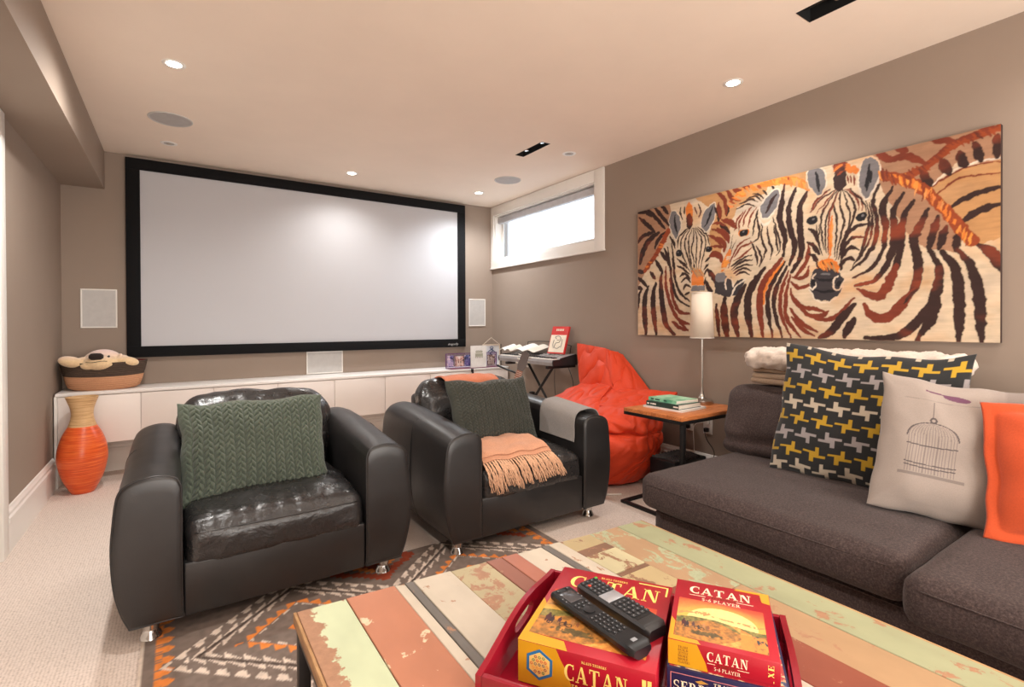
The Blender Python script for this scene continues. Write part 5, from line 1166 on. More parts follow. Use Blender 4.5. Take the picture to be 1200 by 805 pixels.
# ---------------------------------------------------------------- coffee table of painted reclaimed planks
def plankmat(name, col, chips=.3, under=(176, 132, 96), seed=0, scale=5, streak=5, dark=False, wearx=None):
    m = MT(name, col, .42, 0, .35); co = m.coord(); mp = m.N('Mapping'); mp.inputs['Location'].default_value = (seed * 3.7, seed * 1.9, 0); mp.inputs['Scale'].default_value = (1, 1 / streak ** .5, 1); m.L(co, mp.inputs['Vector'])
    a = m.noise(scale * 4, 8, .68, vec=mp.outputs[0], dist=.4); th = .5 + (.5 - chips) * .32
    mask = m.ramp(a, [(th - .008, (0, 0, 0)), (th + .008, (1, 1, 1))])
    g = m.noise(60, 5, .7, vec=co); wood = m.ramp(g, [(.3, tuple(v * .75 for v in lin(*under))), (.7, lin(*under))])
    tone = m.noise(4, 4, .6, vec=mp.outputs[0]); c = lin(*col); pc = m.ramp(tone, [(.3, tuple(v * .82 for v in c)), (.7, tuple(min(1, v * 1.12) for v in c))])
    if wearx is not None:
        s = m.N('SeparateXYZ'); m.L(co, s.inputs[0]); k = m.N('Math', operation='ADD'); m.L(s.outputs['X'], k.inputs[0]); k2 = m.N('Math', operation='MULTIPLY'); m.L(m.noise(26, 5, .7, vec=co), k2.inputs[0]); k2.inputs[1].default_value = -.10; m.L(k2.outputs[0], k.inputs[1])
        r = m.N('MapRange'); r.inputs['From Min'].default_value = wearx - .002; r.inputs['From Max'].default_value = wearx + .002; m.L(k.outputs[0], r.inputs['Value'])
        inv = m.N('Math', operation='SUBTRACT'); inv.inputs[0].default_value = 1; m.L(r.outputs[0], inv.inputs[1]); mx = m.N('Math', operation='MAXIMUM'); m.L(mask, mx.inputs[0]); m.L(inv.outputs[0], mx.inputs[1]); mask = mx.outputs[0]
    m.base(m.mix(mask, pc, wood)); m.bump(mask, -.35, .0015); m.bump(g, .08, .001); return m.m
def coffee_table():
    t = thing('coffee_table', 'low coffee table topped with worn multicoloured painted planks on black steel legs', 'table', (.83, .5, 0)); ox, oy = .83, .5
    far = lambda x: 1.350 - .073 * (x - .245); near = -.32; z0, z1 = .392, .420
    MINT = (186, 194, 160); OR = (178, 118, 90); WH = (194, 182, 164); GR = (108, 102, 96); TAN = (172, 158, 124); RB = (142, 92, 76); PG = (160, 162, 128); PE = (168, 136, 102); YC = (180, 160, 120); BR = (128, 96, 76)
    cols = [(.245, .366, [(None, MINT, .06, 1)]), (.366, .496, [(None, OR, .14, 2)]), (.496, .524, [(None, WH, .03, 3)]), (.524, .548, [(None, GR, .12, 4)]), (.548, .662, [(None, WH, .06, 5)]), (.662, .779, [(None, TAN, .36, 6)]),
            (.779, .832, [(None, RB, .12, 7)]), (.832, .887, [(None, (170, 108, 88), .12, 8)]), (.887, .978, [(None, WH, .03, 9)]), (.978, 1.004, [(None, GR, .05, 10)]), (1.004, 1.050, [(None, WH, .1, 11)]),
            (1.050, 1.175, [(None, YC, .22, 12), (1.205, BR, .2, 13), (1.160, (192, 182, 146), .3, 14), (1.035, BR, .1, 15), (1.015, YC, .32, 16), (.895, (138, 76, 58), .12, 17)]),
            (1.175, 1.300, [(None, (170, 138, 106), .34, 18), (.80, PE, .14, 21)]), (1.300, 1.412, [(None, PG, .20, 19)])]
    for (xa, xb, segs) in cols:
        for k, (ys, col, ch, sd) in enumerate(segs):
            ya = near if k == len(segs) - 1 else segs[k + 1][0]
            mat = plankmat('plank_paint', col, ch, seed=sd, under=(172, 128, 98) if sd not in (2, 12, 14, 16, 18) else ((222, 200, 168) if sd == 2 else (174, 180, 146) if sd == 18 else (150, 112, 86)), scale=5, streak=(3 if sd != 6 else 1.2), wearx=(.245 - ox - .012) if sd == 1 else None)
            g = .0009; zt = z1 + .0010 * ((sd * 7) % 3 - 1); bm = bmesh.new(); V = []
            y1a, y1b = (far(xa), far(xb)) if ys is None else (ys, ys)
            for z in (z0, zt):
                for (x, y) in ((xa + g, ya + g), (xb - g, ya + g), (xb - g, y1b - g), (xa + g, y1a - g)): V.append(bm.verts.new((x - ox, y - oy, z)))
            for q in ((3, 2, 1, 0), (4, 5, 6, 7), (0, 1, 5, 4), (1, 2, 6, 5), (2, 3, 7, 6), (3, 0, 4, 7)): bm.faces.new([V[i] for i in q])
            bmesh.ops.bevel(bm, geom=[e for e in bm.edges if all(v.co.z > z1 - .01 for v in e.verts)], offset=.0014, segments=1, affect='EDGES')
            bmobj('plank', bm, mat, t)
    edge = MT('raw_edge_wood', (186, 140, 92), .5); n = edge.noise(12, 4, .6, sc=(6, 1, 6)); edge.base(edge.ramp(n, [(.3, (140, 98, 60)), (.7, (204, 160, 108))]))
    box('edging', .238 - ox, .245 - ox, near - oy, 1.352 - oy, z0 - .002, z1 - .001, edge.m, t, bev=.001)
    box('edging', 1.412 - ox, 1.419 - ox, near - oy, 1.266 - oy, z0 - .002, z1 - .001, edge.m, t, bev=.001)
    B = M['blackmetal']; s = .028
    for (x, y) in ((.242, 1.305), (1.386, 1.225), (.242, near + .01), (1.386, near + .01)): box('leg', x - ox, x + s - ox, y - oy, y + s - oy, .006, .392, B, t, bev=.001)
    for (xa, xb, ya, yb) in ((.242, .27, near + .038, 1.305), (1.386, 1.414, near + .038, 1.225), (.27, 1.386, 1.228, 1.252), (.27, 1.386, near + .01, near + .034)): box('rail', xa - ox, xb - ox, ya - oy, yb - oy, .368, .392, B, t, bev=.001)
coffee_table()
# ---------------------------------------------------------------- red tray
TU = Vector((.839, .544, 0)).normalized(); TV = Vector((.544, -.839, 0)).normalized()
TR0 = Vector((.452, .802, 0))
def tray():
    t = thing('serving_tray', 'red lacquered wooden tray with cut-out handles on the coffee table', 'tray', (TR0.x, TR0.y, .4215), math.atan2(TU.y, TU.x)); 
    # local x along TU (0..W), local y = opposite of TV, so the tray spans y in -Ln..0
    Wd, Ln = .432, .545; red = plain('red_lacquer', (140, 18, 36), .25, var=.05); th = .012
    box('base', 0, Wd, -Ln, 0, 0, .024, red, t, bev=.002)
    box('side', -.0, Wd, -Ln - .0, -Ln + th, .024, .078, red, t, bev=.003) if False else None
    def side_with_handle(along_x, off):
        # outline in (s, z) with an arched top and a slot; s runs along the side
        Lg = Wd if along_x else Ln; n = 64; outp = []; inn = []; c = Vector((Lg / 2, .066))
        top = lambda s: .078 + .026 * math.sin(PI * s / Lg) ** 1.5
        for k in range(n):
            a = 2 * PI * k / n; d = Vector((math.cos(a), math.sin(a)))
            # ray to the outline rectangle with arched top
            lo, hi = 0, 1.0
            for _ in range(30):
                m_ = (lo + hi) / 2; p = c + d * m_; ins = 0 <= p.x <= Lg and .024 <= p.y <= top(min(max(p.x, 0), Lg)); lo, hi = (m_, hi) if ins else (lo, m_)
            outp.append(c + d * lo)
            e = 3.2; r = (abs(d.x / .055) ** e + abs(d.y / .014) ** e) ** (-1 / e); inn.append(c + Vector((0, .006)) + d * r)
        # exact corners
        for cx_, cz_ in ((0, .024), (Lg, .024), (0, .078), (Lg, .078)):
            k = min(range(n), key=lambda q: (outp[q] - Vector((cx_, cz_))).length); outp[k] = Vector((cx_, cz_))
        V = []; F = []
        def P(p, o): return (p.x, off + o, p.y) if along_x else (off + o, -p.x, p.y)
        for o in (0, th):
            for p in outp: V.append(P(p, o))
            for p in inn: V.append(P(p, o))
        for k in range(n):
            j = (k + 1) % n; F += [(k, j, n + j, n + k), (2 * n + k, 3 * n + k, 3 * n + j, 2 * n + j), (k, 2 * n + k, 2 * n + j, j), (n + k, n + j, 3 * n + j, 3 * n + k)]
        o = meshobj('side', V, F, red, t, False); bm = bmesh.new(); bm.from_mesh(o.data); bmesh.ops.recalc_face_normals(bm, faces=bm.faces); bm.to_mesh(o.data); bm.free()
    side_with_handle(True, -th); side_with_handle(True, -Ln)
    box('side', 0, th, -Ln + th, -th, .024, .078, red, t, bev=.002); box('side', Wd - th, Wd, -Ln + th, -th, .024, .078, red, t, bev=.002)
tray()
# ---------------------------------------------------------------- serif lettering helper (strokes as thin raised quads)
def serif(text, h, z=.0004, gap=.14, bold=.17):
    """list of polygons (x, y) for capitals, height h; returns polys, width"""
    B = bold; t_ = .055; polys = []; x = 0
    def q(*p): polys.append([((x + a) * h, b * h) for a, b in p])
    def bar(x0, y0, x1, y1): q((x0, y0), (x1, y0), (x1, y1), (x0, y1))
    def arc(cx, cy, rx, ry, a0, a1, wmid, wend, n=14):
        for k in range(n):
            A = [math.radians(a0 + (a1 - a0) * (k + j) / n) for j in (0, 1)]; W = [wend + (wmid - wend) * math.sin(PI * (k + j) / n) for j in (0, 1)]
            q(*[(cx + (rx - w * s) * math.cos(a), cy + (ry - w * s * .5) * math.sin(a)) for a, w, s in ((A[0], W[0], 0), (A[1], W[1], 0), (A[1], W[1], 1), (A[0], W[0], 1))])
    for ch in text:
        if ch == ' ': x += .35; continue
        if ch == 'C': arc(.44, .5, .42, .5, 50, 310, .20, .08); bar(.64, .70, .70, .98); bar(.64, .02, .70, .25); wd = .72
        elif ch in 'AV':
            f = (lambda y: y) if ch == 'A' else (lambda y: 1 - y)
            q((.06, f(0)), (.13, f(0)), (.42, f(1)), (.36, f(1))); q((.56, f(0)), (.56 + B + .03, f(0)), (.46, f(1)), (.34, f(1)))
            if ch == 'A': bar(.2, .28, .6, .35)
            bar(-.02, f(0) - (0 if ch == 'A' else .05), .22, f(0) + (.05 if ch == 'A' else 0)); bar(.50, f(0) - (0 if ch == 'A' else .05), .84, f(0) + (.05 if ch == 'A' else 0)); wd = .80
        elif ch == 'T': bar(.28, 0, .28 + B, 1); bar(.02, .93, .72, 1); bar(.02, .74, .07, .95); bar(.67, .74, .72, .95); bar(.18, 0, .56, .05); wd = .74
        elif ch == 'N': bar(.08, 0, .14, 1); bar(.62, 0, .68, 1); q((.08, 1), (.08 + B + .06, 1), (.68, 0), (.58, 0)); bar(0, 0, .24, .05); bar(0, .95, .2, 1); bar(.52, .95, .78, 1); wd = .78
        elif ch in 'EF':
            bar(.08, 0, .08 + B, 1); bar(0, .94, .58, 1); bar(.25, .47, .44, .53); bar(.41, .38, .45, .62); bar(.54, .76, .58, .95)
            if ch == 'E': bar(0, 0, .6, .06); bar(.56, .05, .6, .26)
            else: bar(0, 0, .34, .05)
            wd = .62
        elif ch in 'PRBD':
            bar(.08, 0, .08 + B, 1); bar(0, 0, .34, .05); bar(0, .95, .3, 1)
            if ch == 'D': arc(.26, .5, .46, .5, 90, -90, .18, .05); wd = .76
            else:
                arc(.28, .735, .32, .265, 90, -90, .16, .05)
                if ch == 'R': q((.30, .48), (.44, .48), (.72, 0), (.54, 0)); bar(.52, 0, .78, .05)
                if ch == 'B': arc(.28, .255, .36, .255, 90, -90, .16, .05)
                wd = .66 if ch != 'R' else .74
        elif ch == 'I': bar(.08, 0, .08 + B, 1); bar(0, 0, .33, .05); bar(0, .95, .33, 1); wd = .33
        elif ch == 'L': bar(.08, 0, .08 + B, 1); bar(0, 0, .58, .06); bar(0, .95, .33, 1); bar(.54, .05, .58, .28); wd = .6
        elif ch == 'O': arc(.40, .5, .38, .5, 0, 180, .17, .17); arc(.40, .5, .38, .5, 180, 360, .17, .17); wd = .8
        elif ch == 'S': arc(.30, .74, .26, .26, 40, 270, .13, .06); arc(.30, .26, .27, .26, 90, -140, .14, .06); bar(.48, .74, .53, .96); bar(.04, .04, .09, .28); wd = .58
        elif ch == 'Y': q((.0, 1), (B + .03, 1), (.46, .42), (.30, .42)); q((.62, 1), (.69, 1), (.46, .42), (.38, .42)); bar(.29, 0, .29 + B, .45); bar(.19, 0, .56, .05); bar(.52, .95, .78, 1); wd = .76
        elif ch == 'X': q((.02, 1), (B + .07, 1), (.72, 0), (.52, 0)); q((.56, 1), (.63, 1), (.12, 0), (.05, 0)); wd = .74
        elif ch == 'U': bar(.08, .3, .08 + B, 1); arc(.36, .32, .30, .32, 180, 360, .12, .1); bar(.58, .3, .65, 1); bar(0, .95, .33, 1); bar(.5, .95, .73, 1); wd = .74
        elif ch == 'M': bar(.06, 0, .12, 1); q((.06, 1), (.26, 1), (.5, 0), (.42, 0)); q((.42, 0), (.48, 0), (.78, 1), (.70, 1)); bar(.74, 0, .74 + B, 1); bar(0, 0, .2, .05); bar(.66, 0, .98, .05); wd = .96
        elif ch == 'K': bar(.08, 0, .08 + B, 1); q((.25, .45), (.32, .45), (.64, 1), (.56, 1)); q((.34, .58), (.46, .66), (.76, 0), (.58, 0)); bar(0, 0, .33, .05); bar(0, .95, .33, 1); wd = .74
        elif ch == '-': bar(.03, .40, .30, .52); wd = .33
        elif ch == '5': bar(.10, .90, .5, 1); bar(.10, .52, .17, .95); arc(.27, .30, .26, .30, 110, -140, .14, .06); wd = .56
        elif ch == '6': arc(.29, .30, .27, .30, 0, 360, .12, .12, 20); q((.03, .3), (.15, .3), (.42, 1), (.34, 1)); wd = .58
        else: bar(.1, 0, .2, .1); wd = .3
        x += wd + gap
    return polys, (x - gap) * h
def letter(name, text, h, Mx, mat, parent, width=None, bold=.17, lift=.0005, label=None, center=False, shear=0):
    P, w_ = serif(text, h, bold=bold); k = (width / w_) if width else 1; V = []; F = []
    dx = -w_ * k / 2 if center else 0
    for p in P:
        n = len(V); c = [(a * k + dx + b * shear, b) for a, b in p]
        ar = sum(c[i][0] * c[(i + 1) % len(c)][1] - c[(i + 1) % len(c)][0] * c[i][1] for i in range(len(c)))
        if ar < 0: c = c[::-1]
        m = len(c)
        for (a, b) in c: V.append(Mx @ Vector((a, b, lift)))
        for (a, b) in c: V.append(Mx @ Vector((a, b, 0.00005)))
        F.append(tuple(range(n, n + m)))
        for i in range(m): F.append((n + (i + 1) % m, n + i, n + m + i, n + m + (i + 1) % m))
    return meshobj(name, V, F, mat, parent, False, label)
M['gold'] = plain('gold_print', (250, 222, 120), .4, var=.03); M['cream_ink'] = plain('cream_print', (250, 232, 196), .4, var=.02); M['redbox'] = plain('red_cardboard', (164, 24, 40), .33, var=.04)
M['yelbox'] = plain('yellow_cardboard', (208, 150, 30), .35, var=.03); M['brownink'] = plain('brown_print', (120, 60, 30), .5)
M['navybox'] = plain('navy_cardboard', (34, 32, 70), .4, var=.05); M['slategrey'] = plain('slate_print', (140, 140, 150), .5)
def landscape(W_, H_, seed, sun):
    """sunset valley print: sky, low sun, hills, golden path, travellers on the left"""
    rng = np.random.default_rng(seed); X, Y = np.meshgrid(np.linspace(0, 1, W_), np.linspace(0, 1, H_)); C = lambda *c: np.array(lin(*c))
    f = fbm(W_, H_, W_ / 5, H_ / 6, rng); g = fbm(W_, H_, W_ / 30, H_ / 22, rng); hz = .50 + .05 * np.sin(X * 5) + .04 * (f - .5)
    img = np.zeros((H_, W_, 3)); s = np.clip((Y - hz) / .5, 0, 1)[..., None]
    img[:] = C(255, 196, 96) * (1 - s) + C(226, 80, 50) * s
    if sun:
        r = np.hypot((X - .52) / .40, (Y - .50) / .36); img[r < 1] = C(252, 236, 150)
        r2 = np.clip(1.35 - r, 0, .35)[..., None] / .35; m = (r >= 1)[..., None]; img = np.where(m, img * (1 - .5 * r2) + C(255, 190, 80) * .5 * r2, img)
    band = (np.abs(Y - hz - .10 - .1 * (f - .5)) < .018) & (g > .45); img[band] = C(214, 150, 90)
    gr = Y < hz; tone = np.clip((g - .3) * 2, 0, 1)[..., None]
    land = C(222, 146, 66) * tone + C(150, 106, 58) * (1 - tone); img = np.where(gr[..., None], land, img)
    hill = gr & (Y > hz - .10 - .06 * np.sin(X * 9 + 1)); img[hill] = (C(172, 150, 84) * tone + C(104, 104, 56) * (1 - tone))[hill]
    pth = .62 + .22 * np.sin((.5 - Y) * 6.0); w_ = .03 + .30 * np.clip(.48 - Y, 0, 1); path = gr & (np.abs(X - pth) < w_); img[path] = (C(252, 182, 92) * tone + C(232, 138, 66) * (1 - tone))[path]
    bush = gr & (((X - .36) / .20) ** 2 + ((Y - .17) / .06) ** 2 + (g - .5) * 2.5 < .8); img[bush] = (C(134, 108, 60) * tone + C(92, 76, 46) * (1 - tone))[bush]
    rock = (((X - pth - w_ * 1.1) / .07) ** 2 + ((Y - .26) / .12) ** 2 + (g - .5) < .8) & gr; img[rock] = (C(120, 106, 90) * tone + C(60, 66, 70) * (1 - tone))[rock]
    right = gr & (X > .72) & (Y < .34) & (g > .42); img[right] = C(240, 150, 66)
    for (cx, cy, sc, col) in ((.09, .36, 1.2, (84, 40, 44)), (.13, .33, 1.0, (60, 44, 50)), (.20, .35, .8, (92, 60, 66)), (.32, .36, .8, (200, 140, 90)), (.37, .33, .7, (150, 90, 60)), (.26, .31, .6, (70, 52, 56))):
        for (dx, dy, rx, ry) in ((0, 0, .022, .05), (0, .06, .010, .016), (-.012, -.055, .006, .03), (.012, -.055, .006, .03)):
            m = ((X - cx - dx * sc) / (rx * sc)) ** 2 + ((Y - cy - dy * sc) / (ry * sc)) ** 2 < 1; img[m] = C(*col)
    for cx in (.12, .24, .30):
        m = np.abs(np.hypot((X - cx), (Y - .27) * H_ / W_) - .025) < .005; img[m] = C(60, 44, 40)
    return np.clip(img * (.70 + .2 * g[..., None]), 0, 1)
def gamebox(name, lb, FL, FR, BL, z0, z1, body, top_fn, front_fn):
    FL, FR, BL = Vector((*FL, z0)), Vector((*FR, z0)), Vector((*BL, z0)); X = (FR - FL); Y = (BL - FL); w_, d_ = X.length, Y.length; X.normalize(); Y = (Y - X * Y.dot(X)).normalized()
    t = thing(name, lb, 'board game', FL, math.atan2(X.y, X.x)); h_ = z1 - z0
    box('lid', 0, w_, 0, d_, .006, h_, body, t, bev=.0012); box('tray', .0015, w_ - .0015, .0015, d_ - .0015, 0, .007, body, t)
    top = frame((0, 0, h_), (1, 0, 0), (0, 1, 0)); front = frame((0, 0, 0), (1, 0, 0), (0, 0, 1))
    top_fn(t, top, w_, d_); front_fn(t, front, w_, h_); return t
def patch(name, t, Mx, pts, mat, lift=.0003, label=None):
    V = [Mx @ Vector((x, y, lift)) for x, y in pts] + [Mx @ Vector((x, y, 0)) for x, y in pts]; n = len(pts)
    F = [tuple(range(n))] + [((i + 1) % n, i, n + i, n + (i + 1) % n) for i in range(n)]
    return meshobj(name, V, F, mat, t, False, label)
def off(Mx, z): return Mx @ Matrix.Translation((0, 0, z))
def emblem(t, Mx, cx, cy, r):
    """hexagonal island map emblem: blue rim, sand field, ringed number tiles"""
    hexp = lambda rr: [(cx + rr * math.cos(PI / 3 * k + .5), cy + rr * math.sin(PI / 3 * k + .5)) for k in range(6)]
    e = patch('emblem', t, Mx, hexp(r), plain('emblem_blue', (44, 112, 160), .4), .0004, 'hexagonal island map emblem')
    sub = e
    patch('sand_field', sub, off(Mx, .0004), hexp(r * .80), plain('emblem_sand', (238, 196, 110), .4), .0002)
    cols = [(196, 90, 40), (90, 120, 60), (150, 60, 40), (226, 150, 50), (120, 100, 90)]; k = 0
    for q in range(-2, 3):
        for s in range(-2, 3):
            if abs(q + s) > 2: continue
            x = cx + r * .27 * (q + s / 2) ; y = cy + r * .27 * s * .866
            a = .5 - PI / 6; X_ = cx + (x - cx) * math.cos(a) - (y - cy) * math.sin(a); Y_ = cy + (x - cx) * math.sin(a) + (y - cy) * math.cos(a)
            bm = bmesh.new(); atube(bm, [Mx @ Vector((X_ + r * .075 * math.cos(j * PI / 5), Y_ + r * .075 * math.sin(j * PI / 5), .0008)) for j in range(10)], .0008, 4, closed=True)
            bmobj('number_tile', bm, M['tile%d' % (k % 5)] if 'tile0' in M else M.setdefault('tile%d' % (k % 5), plain('tile_tone', cols[k % 5], .5)), sub); k += 1
for k, c in enumerate([(196, 90, 40), (90, 120, 60), (150, 60, 40), (226, 150, 50), (120, 100, 90)]): M['tile%d' % k] = plain('tile_tone', c, .5)
# -- big box
ZT = .4465
def top_big(t, Mx, w_, d_):
    img = landscape(200, 150, 4, False); printgrid('cover_picture', img, off(Mx @ Matrix.Translation((.012, .030, 0)), .0003), w_ - .034, d_ * .56, M['print'], t)
    patch('border', t, Mx, [(.0, .0), (.10, .0), (.086, .026), (.012, .030), (.012, .14), (.0, .16)], M['yelbox'], .0002)
    letter('lettering', 'CATAN', .052, off(Mx @ Matrix.Translation((w_ / 2 + .005, d_ - .085, 0)), .0), M['gold'], t, width=.205, center=True, label='pale gold capitals')
    letter('lettering', 'KLAUS TEUBERS', .007, off(Mx @ Matrix.Translation((w_ / 2, d_ - .026, 0)), .0), M['gold'], t, width=.062, center=True)
    for pts in ([(w_ - .075, d_ - .010), (w_ - .008, d_ - .010), (w_ - .008, d_ - .014), (w_ - .075, d_ - .014)], [(w_ - .012, d_ - .014), (w_ - .008, d_ - .014), (w_ - .008, d_ - .05), (w_ - .012, d_ - .05)]): patch('border', t, Mx, pts[::-1], M['gold'], .0003)
def front_big(t, Mx, w_, h_):
    patch('yellow_panel', t, Mx, [(.001, .001), (.112, .001), (.108, .02), (.098, .045), (.086, .065), (.078, h_ - .001), (.001, h_ - .001)], M['yelbox'], .0003)
    emblem(t, off(Mx, .0003), .045, .043, .030)
    letter('lettering', 'CATAN', .031, Mx @ Matrix.Translation((.094, .029, 0)), M['gold'], t, width=.118, label='pale gold capitals')
    letter('lettering', 'KLAUS TEUBERS', .0045, Mx @ Matrix.Translation((.128, .067, 0)), M['gold'], t, width=.046)
    letter('lettering', 'TRADE BUILD SETTLE', .009, Mx @ Matrix.Translation((.108, .014, 0)), M['gold'], t, width=.110)
    for k in range(2): box('symbol', 0, .007, 0, .0006, 0, .012, M['gold'], t).location = (w_ - .024 + .0105 * k * .9, -.0006, .055)
gamebox('board_game', 'large red board game box lettered CATAN with a hexagonal map, under the two remotes', (.550, .806), (.694, .587), (.818, .971), ZT, .529, M['redbox'], top_big, front_big)
# -- lower navy box
def top_low(t, Mx, w_, d_):
    rng = np.random.default_rng(9); f = fbm(120, 160, 14, 14, rng); g = fbm(120, 160, 8, 8, rng); img = np.zeros((160, 120, 3)); C = lambda *c: np.array(lin(*c))
    img[:] = C(60, 110, 120); img[f > .45] = C(206, 160, 120); img[f > .53] = C(170, 60, 60); img[g > .60] = C(226, 206, 160); img[(f < .40)] = C(70, 66, 110)
    printgrid('cover_picture', img, off(Mx @ Matrix.Translation((.004, .004, 0)), .0003), w_ - .008, d_ * .80, M['print'], t)
    patch('dark_panel', t, Mx, [(.004, d_ * .82), (w_ - .004, d_ * .82), (w_ - .004, d_ - .004), (.004, d_ - .004)], plain('teal_print', (44, 62, 72), .4), .0003)
def front_low(t, Mx, w_, h_):
    for pts in ([(.006, h_ - .008), (w_ - .006, h_ - .008), (w_ - .006, h_ - .0092), (.006, h_ - .0092)], [(.006, .008), (.0075, .008), (.0075, h_ - .009), (.006, h_ - .009)]): patch('border', t, Mx, pts[::-1] if pts[0][1] > pts[2][1] else pts, plain('pink_line', (200, 120, 120), .5), .0003)
    letter('lettering', 'SERPIENTES', .019, Mx @ Matrix.Translation((.011, h_ - .040, 0)), M['cream_ink'], t, width=.135, label='cream capitals')
    letter('lettering', 'TRADITIONAL', .0062, Mx @ Matrix.Translation((.078, h_ - .0185, 0)), M['cream_ink'], t, width=.070)
    patch('emblem', t, Mx, [(.048, h_ - .0165), (.056, h_ - .0195), (.070, h_ - .016), (.058, h_ - .0125)], plain('ochre_print', (190, 140, 60), .5), .0003)
gamebox('board_game', 'navy board game box lettered SERPIENTES under the smaller red box', (.729, .592), (.729 + .575 * .198, .592 - .818 * .198), (.729 + .818 * .262, .592 + .575 * .262 - .006), ZT, .5285, M['navybox'], top_low, front_low)
def top_ext(t, Mx, w_, d_):
    img = landscape(170, 150, 8, True); printgrid('cover_picture', img, off(Mx @ Matrix.Translation((.010, .014, 0)), .0003), w_ - .026, d_ * .60, M['print'], t)
    letter('lettering', 'CATAN', .028, Mx @ Matrix.Translation((w_ / 2 - .004, d_ - .050, 0)), M['cream_ink'], t, width=.118, center=True, label='cream capitals')
    letter('lettering', 'EXTENSION', .0055, Mx @ Matrix.Translation((w_ / 2 + .004, d_ - .060, 0)), M['brownink'], t, width=.048, center=True)
    letter('lettering', '5-6 PLAYER', .0095, Mx @ Matrix.Translation((w_ / 2 - .002, d_ - .075, 0)), M['cream_ink'], t, width=.072, center=True, bold=.12)
    patch('rule', t, Mx, [(.028, d_ - .0585), (.060, d_ - .0585), (.060, d_ - .0575), (.028, d_ - .0575)], M['cream_ink']); patch('rule', t, Mx, [(.118, d_ - .0585), (.150, d_ - .0585), (.150, d_ - .0575), (.118, d_ - .0575)], M['cream_ink'])
    patch('border', t, Mx, [(w_ - .062, d_ - .001), (w_ - .066, d_ - .007), (w_ - .018, d_ - .009), (w_ - .016, d_ - .038), (w_ - .001, d_ - .042), (w_ - .001, d_ - .001)][::-1], M['yelbox'], .0003)
    patch('border', t, Mx, [(.001, .001), (.056, .001), (.05, .012), (.009, .014), (.009, .06), (.001, .075)], M['yelbox'], .0003)
def front_ext(t, Mx, w_, h_):
    patch('yellow_panel', t, Mx, [(.001, .001), (.068, .001), (.064, .016), (.056, .032), (.050, h_ - .001), (.001, h_ - .001)], M['yelbox'], .0003)
    for k in range(6): letter('lettering', ('TRADE', 'BUILD', 'SETTLE', 'MORE', 'MORE', 'PLAYERS')[k], .0038, Mx @ Matrix.Translation((.018, h_ - .0125 - k * .0054, 0)), M['brownink'], t, width=.017 + .003 * (k == 5))
    letter('lettering', 'CATAN', .0165, Mx @ Matrix.Translation((.066, .021, 0)), M['cream_ink'], t, width=.066, label='cream capitals')
    letter('lettering', 'EXTENSION', .0035, Mx @ Matrix.Translation((.084, .0145, 0)), M['brownink'], t, width=.028)
    letter('lettering', '5-6 PLAYER', .006, Mx @ Matrix.Translation((.078, .0065, 0)), M['cream_ink'], t, width=.042, bold=.12)
    patch('rule', t, Mx, [(.067, .0165), (.080, .0165), (.080, .0172), (.067, .0172)], M['cream_ink']); patch('rule', t, Mx, [(.116, .0165), (.134, .0165), (.134, .0172), (.116, .0172)], M['cream_ink'])
    for k, a in enumerate(('H', 'X', 'E')): letter('lettering', a, .009, Mx @ Matrix.Translation((w_ - .010, .006 + .0115 * k, 0)) @ Matrix.Rotation(PI / 2, 4, 'Z'), M['gold'], t, width=.009)
gamebox('board_game', 'smaller red board game box lettered CATAN 5-6 PLAYER on top of the navy box', (.7355, .5955), (.8365, .444), (.925, .722), .5292, .575, M['redbox'], top_ext, front_ext)
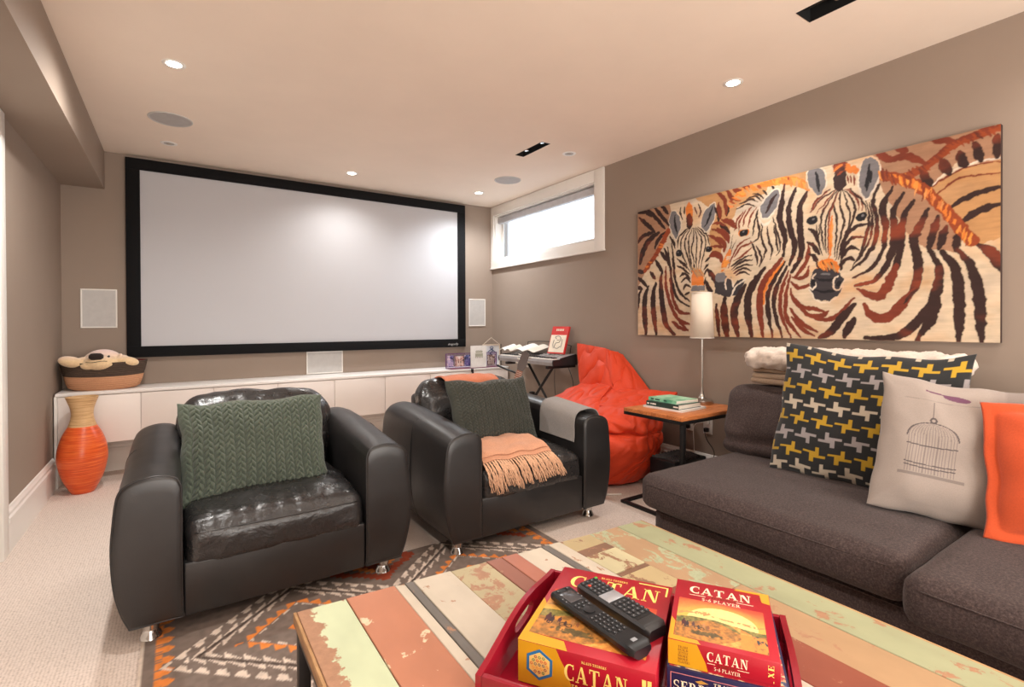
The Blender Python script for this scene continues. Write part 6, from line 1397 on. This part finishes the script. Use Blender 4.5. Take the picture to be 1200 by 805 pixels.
# ---------------------------------------------------------------- remotes
def remote(lb, x, y, z, w_, ln, th, style, rz=0, rows=None):
    t = thing('remote_control', lb, 'remote', (x, y, z), rz); bk = M['black'] if style == 'glossy' else plain('satin_black', (40, 39, 40), .38)
    n = 24; rings = []
    for k in range(n + 1):
        s = k / n; yy = (s - .5) * ln
        if style == 'glossy': ww = w_ / 2 * (1 - .10 * math.sin(PI * s * 1.0 + .2) ** 2 + .02 * (s < .2)); hh = th * (1 - .15 * math.sin(PI * s))
        else: ww = w_ / 2; hh = th
        e = min(1, (min(s, 1 - s) * ln / .009)); ww *= .80 + .20 * math.sin(e * PI / 2); hh2 = hh * (.80 + .20 * math.sin(e * PI / 2)); r = .004
        base = 0.45 if style == 'glossy' else .9
        rings.append([(-ww * base, yy, 0.0), (ww * base, yy, 0.0), (ww, yy, hh2 * .45), (ww, yy, hh2 - r), (ww - r, yy, hh2), (-ww + r, yy, hh2), (-ww, yy, hh2 - r), (-ww, yy, hh2 * .45)])
    loft('body', rings, bk, t, autosm=.7)
    tops = lambda s: th * (1 - .15 * math.sin(PI * s)) if style == 'glossy' else th
    if style == 'glossy':
        o = box('display', -.017, .017, ln / 2 - .062, ln / 2 - .022, tops(.8) - .001, tops(.8) + .0012, plain('screen_grey', (74, 72, 74), .15), t, bev=.0005); 
        lathe('dial', [(.0125, 0), (.0125, .0022), (.006, .0028), (.001, .0028)], plain('dial_dark', (30, 30, 32), .3), t, 24, (0, .022, tops(.6)))
        keyrows = [(ln / 2 - .014, 2, .026), (.048, 4, .030), (.038, 3, .028), (-.004, 4, .032), (-.016, 4, .032), (-.028, 4, .032), (-.040, 4, .032), (-.052, 4, .032), (-.064, 3, .026)] 
        kk = plain('key_black', (36, 36, 38), .3); lg = plain('key_glyph', (150, 152, 156), .5)
        bmk = bmesh.new(); bml = bmesh.new()
        for (yy, m_, sp) in keyrows:
            for i in range(m_):
                xx = -sp / 2 + sp * i / (m_ - 1); zt = tops(yy / ln + .5); abox(bmk, xx - .0036, xx + .0036, yy - .0038, yy + .0038, zt - .001, zt + .002, .0008, 1); abox(bml, xx - .0011, xx + .0011, yy - .0008, yy + .0008, zt + .002, zt + .0022)
        for s in (-1, 1):
            for i in range(3): abox(bml, s * .0215 - .0012, s * .0215 + .0012, ln / 2 - .03 - .012 * i, ln / 2 - .028 - .012 * i, tops(.8), tops(.8) + .0006)
        abox(bml, -.006, .006, -ln / 2 + .018, -ln / 2 + .026, tops(.08) + .0001, tops(.08) + .0008)
        bmobj('keys', bmk, kk, t, kind='stuff'); bmobj('key_marks', bml, lg, t, kind='stuff')
    else:
        box('pad', -.0235, .0235, .004, .036, th - .001, th + .0016, plain('silver_pad', (176, 176, 180), .3, .4), t, bev=.001)
        box('keypad_panel', -w_ / 2 + .010, w_ / 2 - .005, -ln / 2 + .035, ln / 2 - .006, th - .001, th + .0004, M['black'], t)
        kk = plain('key_dark', (48, 48, 50), .4); lg = plain('key_glyph', (150, 152, 156), .5); bmk = bmesh.new(); bml = bmesh.new()
        for yy in [ln / 2 - .014 - .0125 * i for i in range(5)] + [-.008 - .0125 * i for i in range(5)]:
            for i in range(4):
                xx = -.018 + .0125 * i + .002; abox(bmk, xx - .0045, xx + .0045, yy - .0045, yy + .0045, th, th + .0026, .0008, 1); abox(bml, xx - .0012, xx + .0012, yy - .0008, yy + .0008, th + .0026, th + .0028)
        bmobj('keys', bmk, kk, t, kind='stuff'); bmobj('key_marks', bml, lg, t, kind='stuff')
        lathe('green_button', [(.004, 0), (.004, .003), (.001, .0034)], plain('green_key', (90, 160, 60), .4), t, 12, (.024, ln / 2 - .012, th)); lathe('red_button', [(.004, 0), (.004, .003), (.001, .0034)], plain('red_key', (190, 60, 40), .4), t, 12, (-.012, ln / 2 - .030, th))
remote('glossy black universal remote with a small grey display, lying on the large red box', .7075, .751, .5296, .056, .245, .024, 'glossy', .0)
remote('thick satin black remote with a silver pad, lying right of the glossy remote', .776, .757, .5296, .058, .212, .026, 'satin', .0)
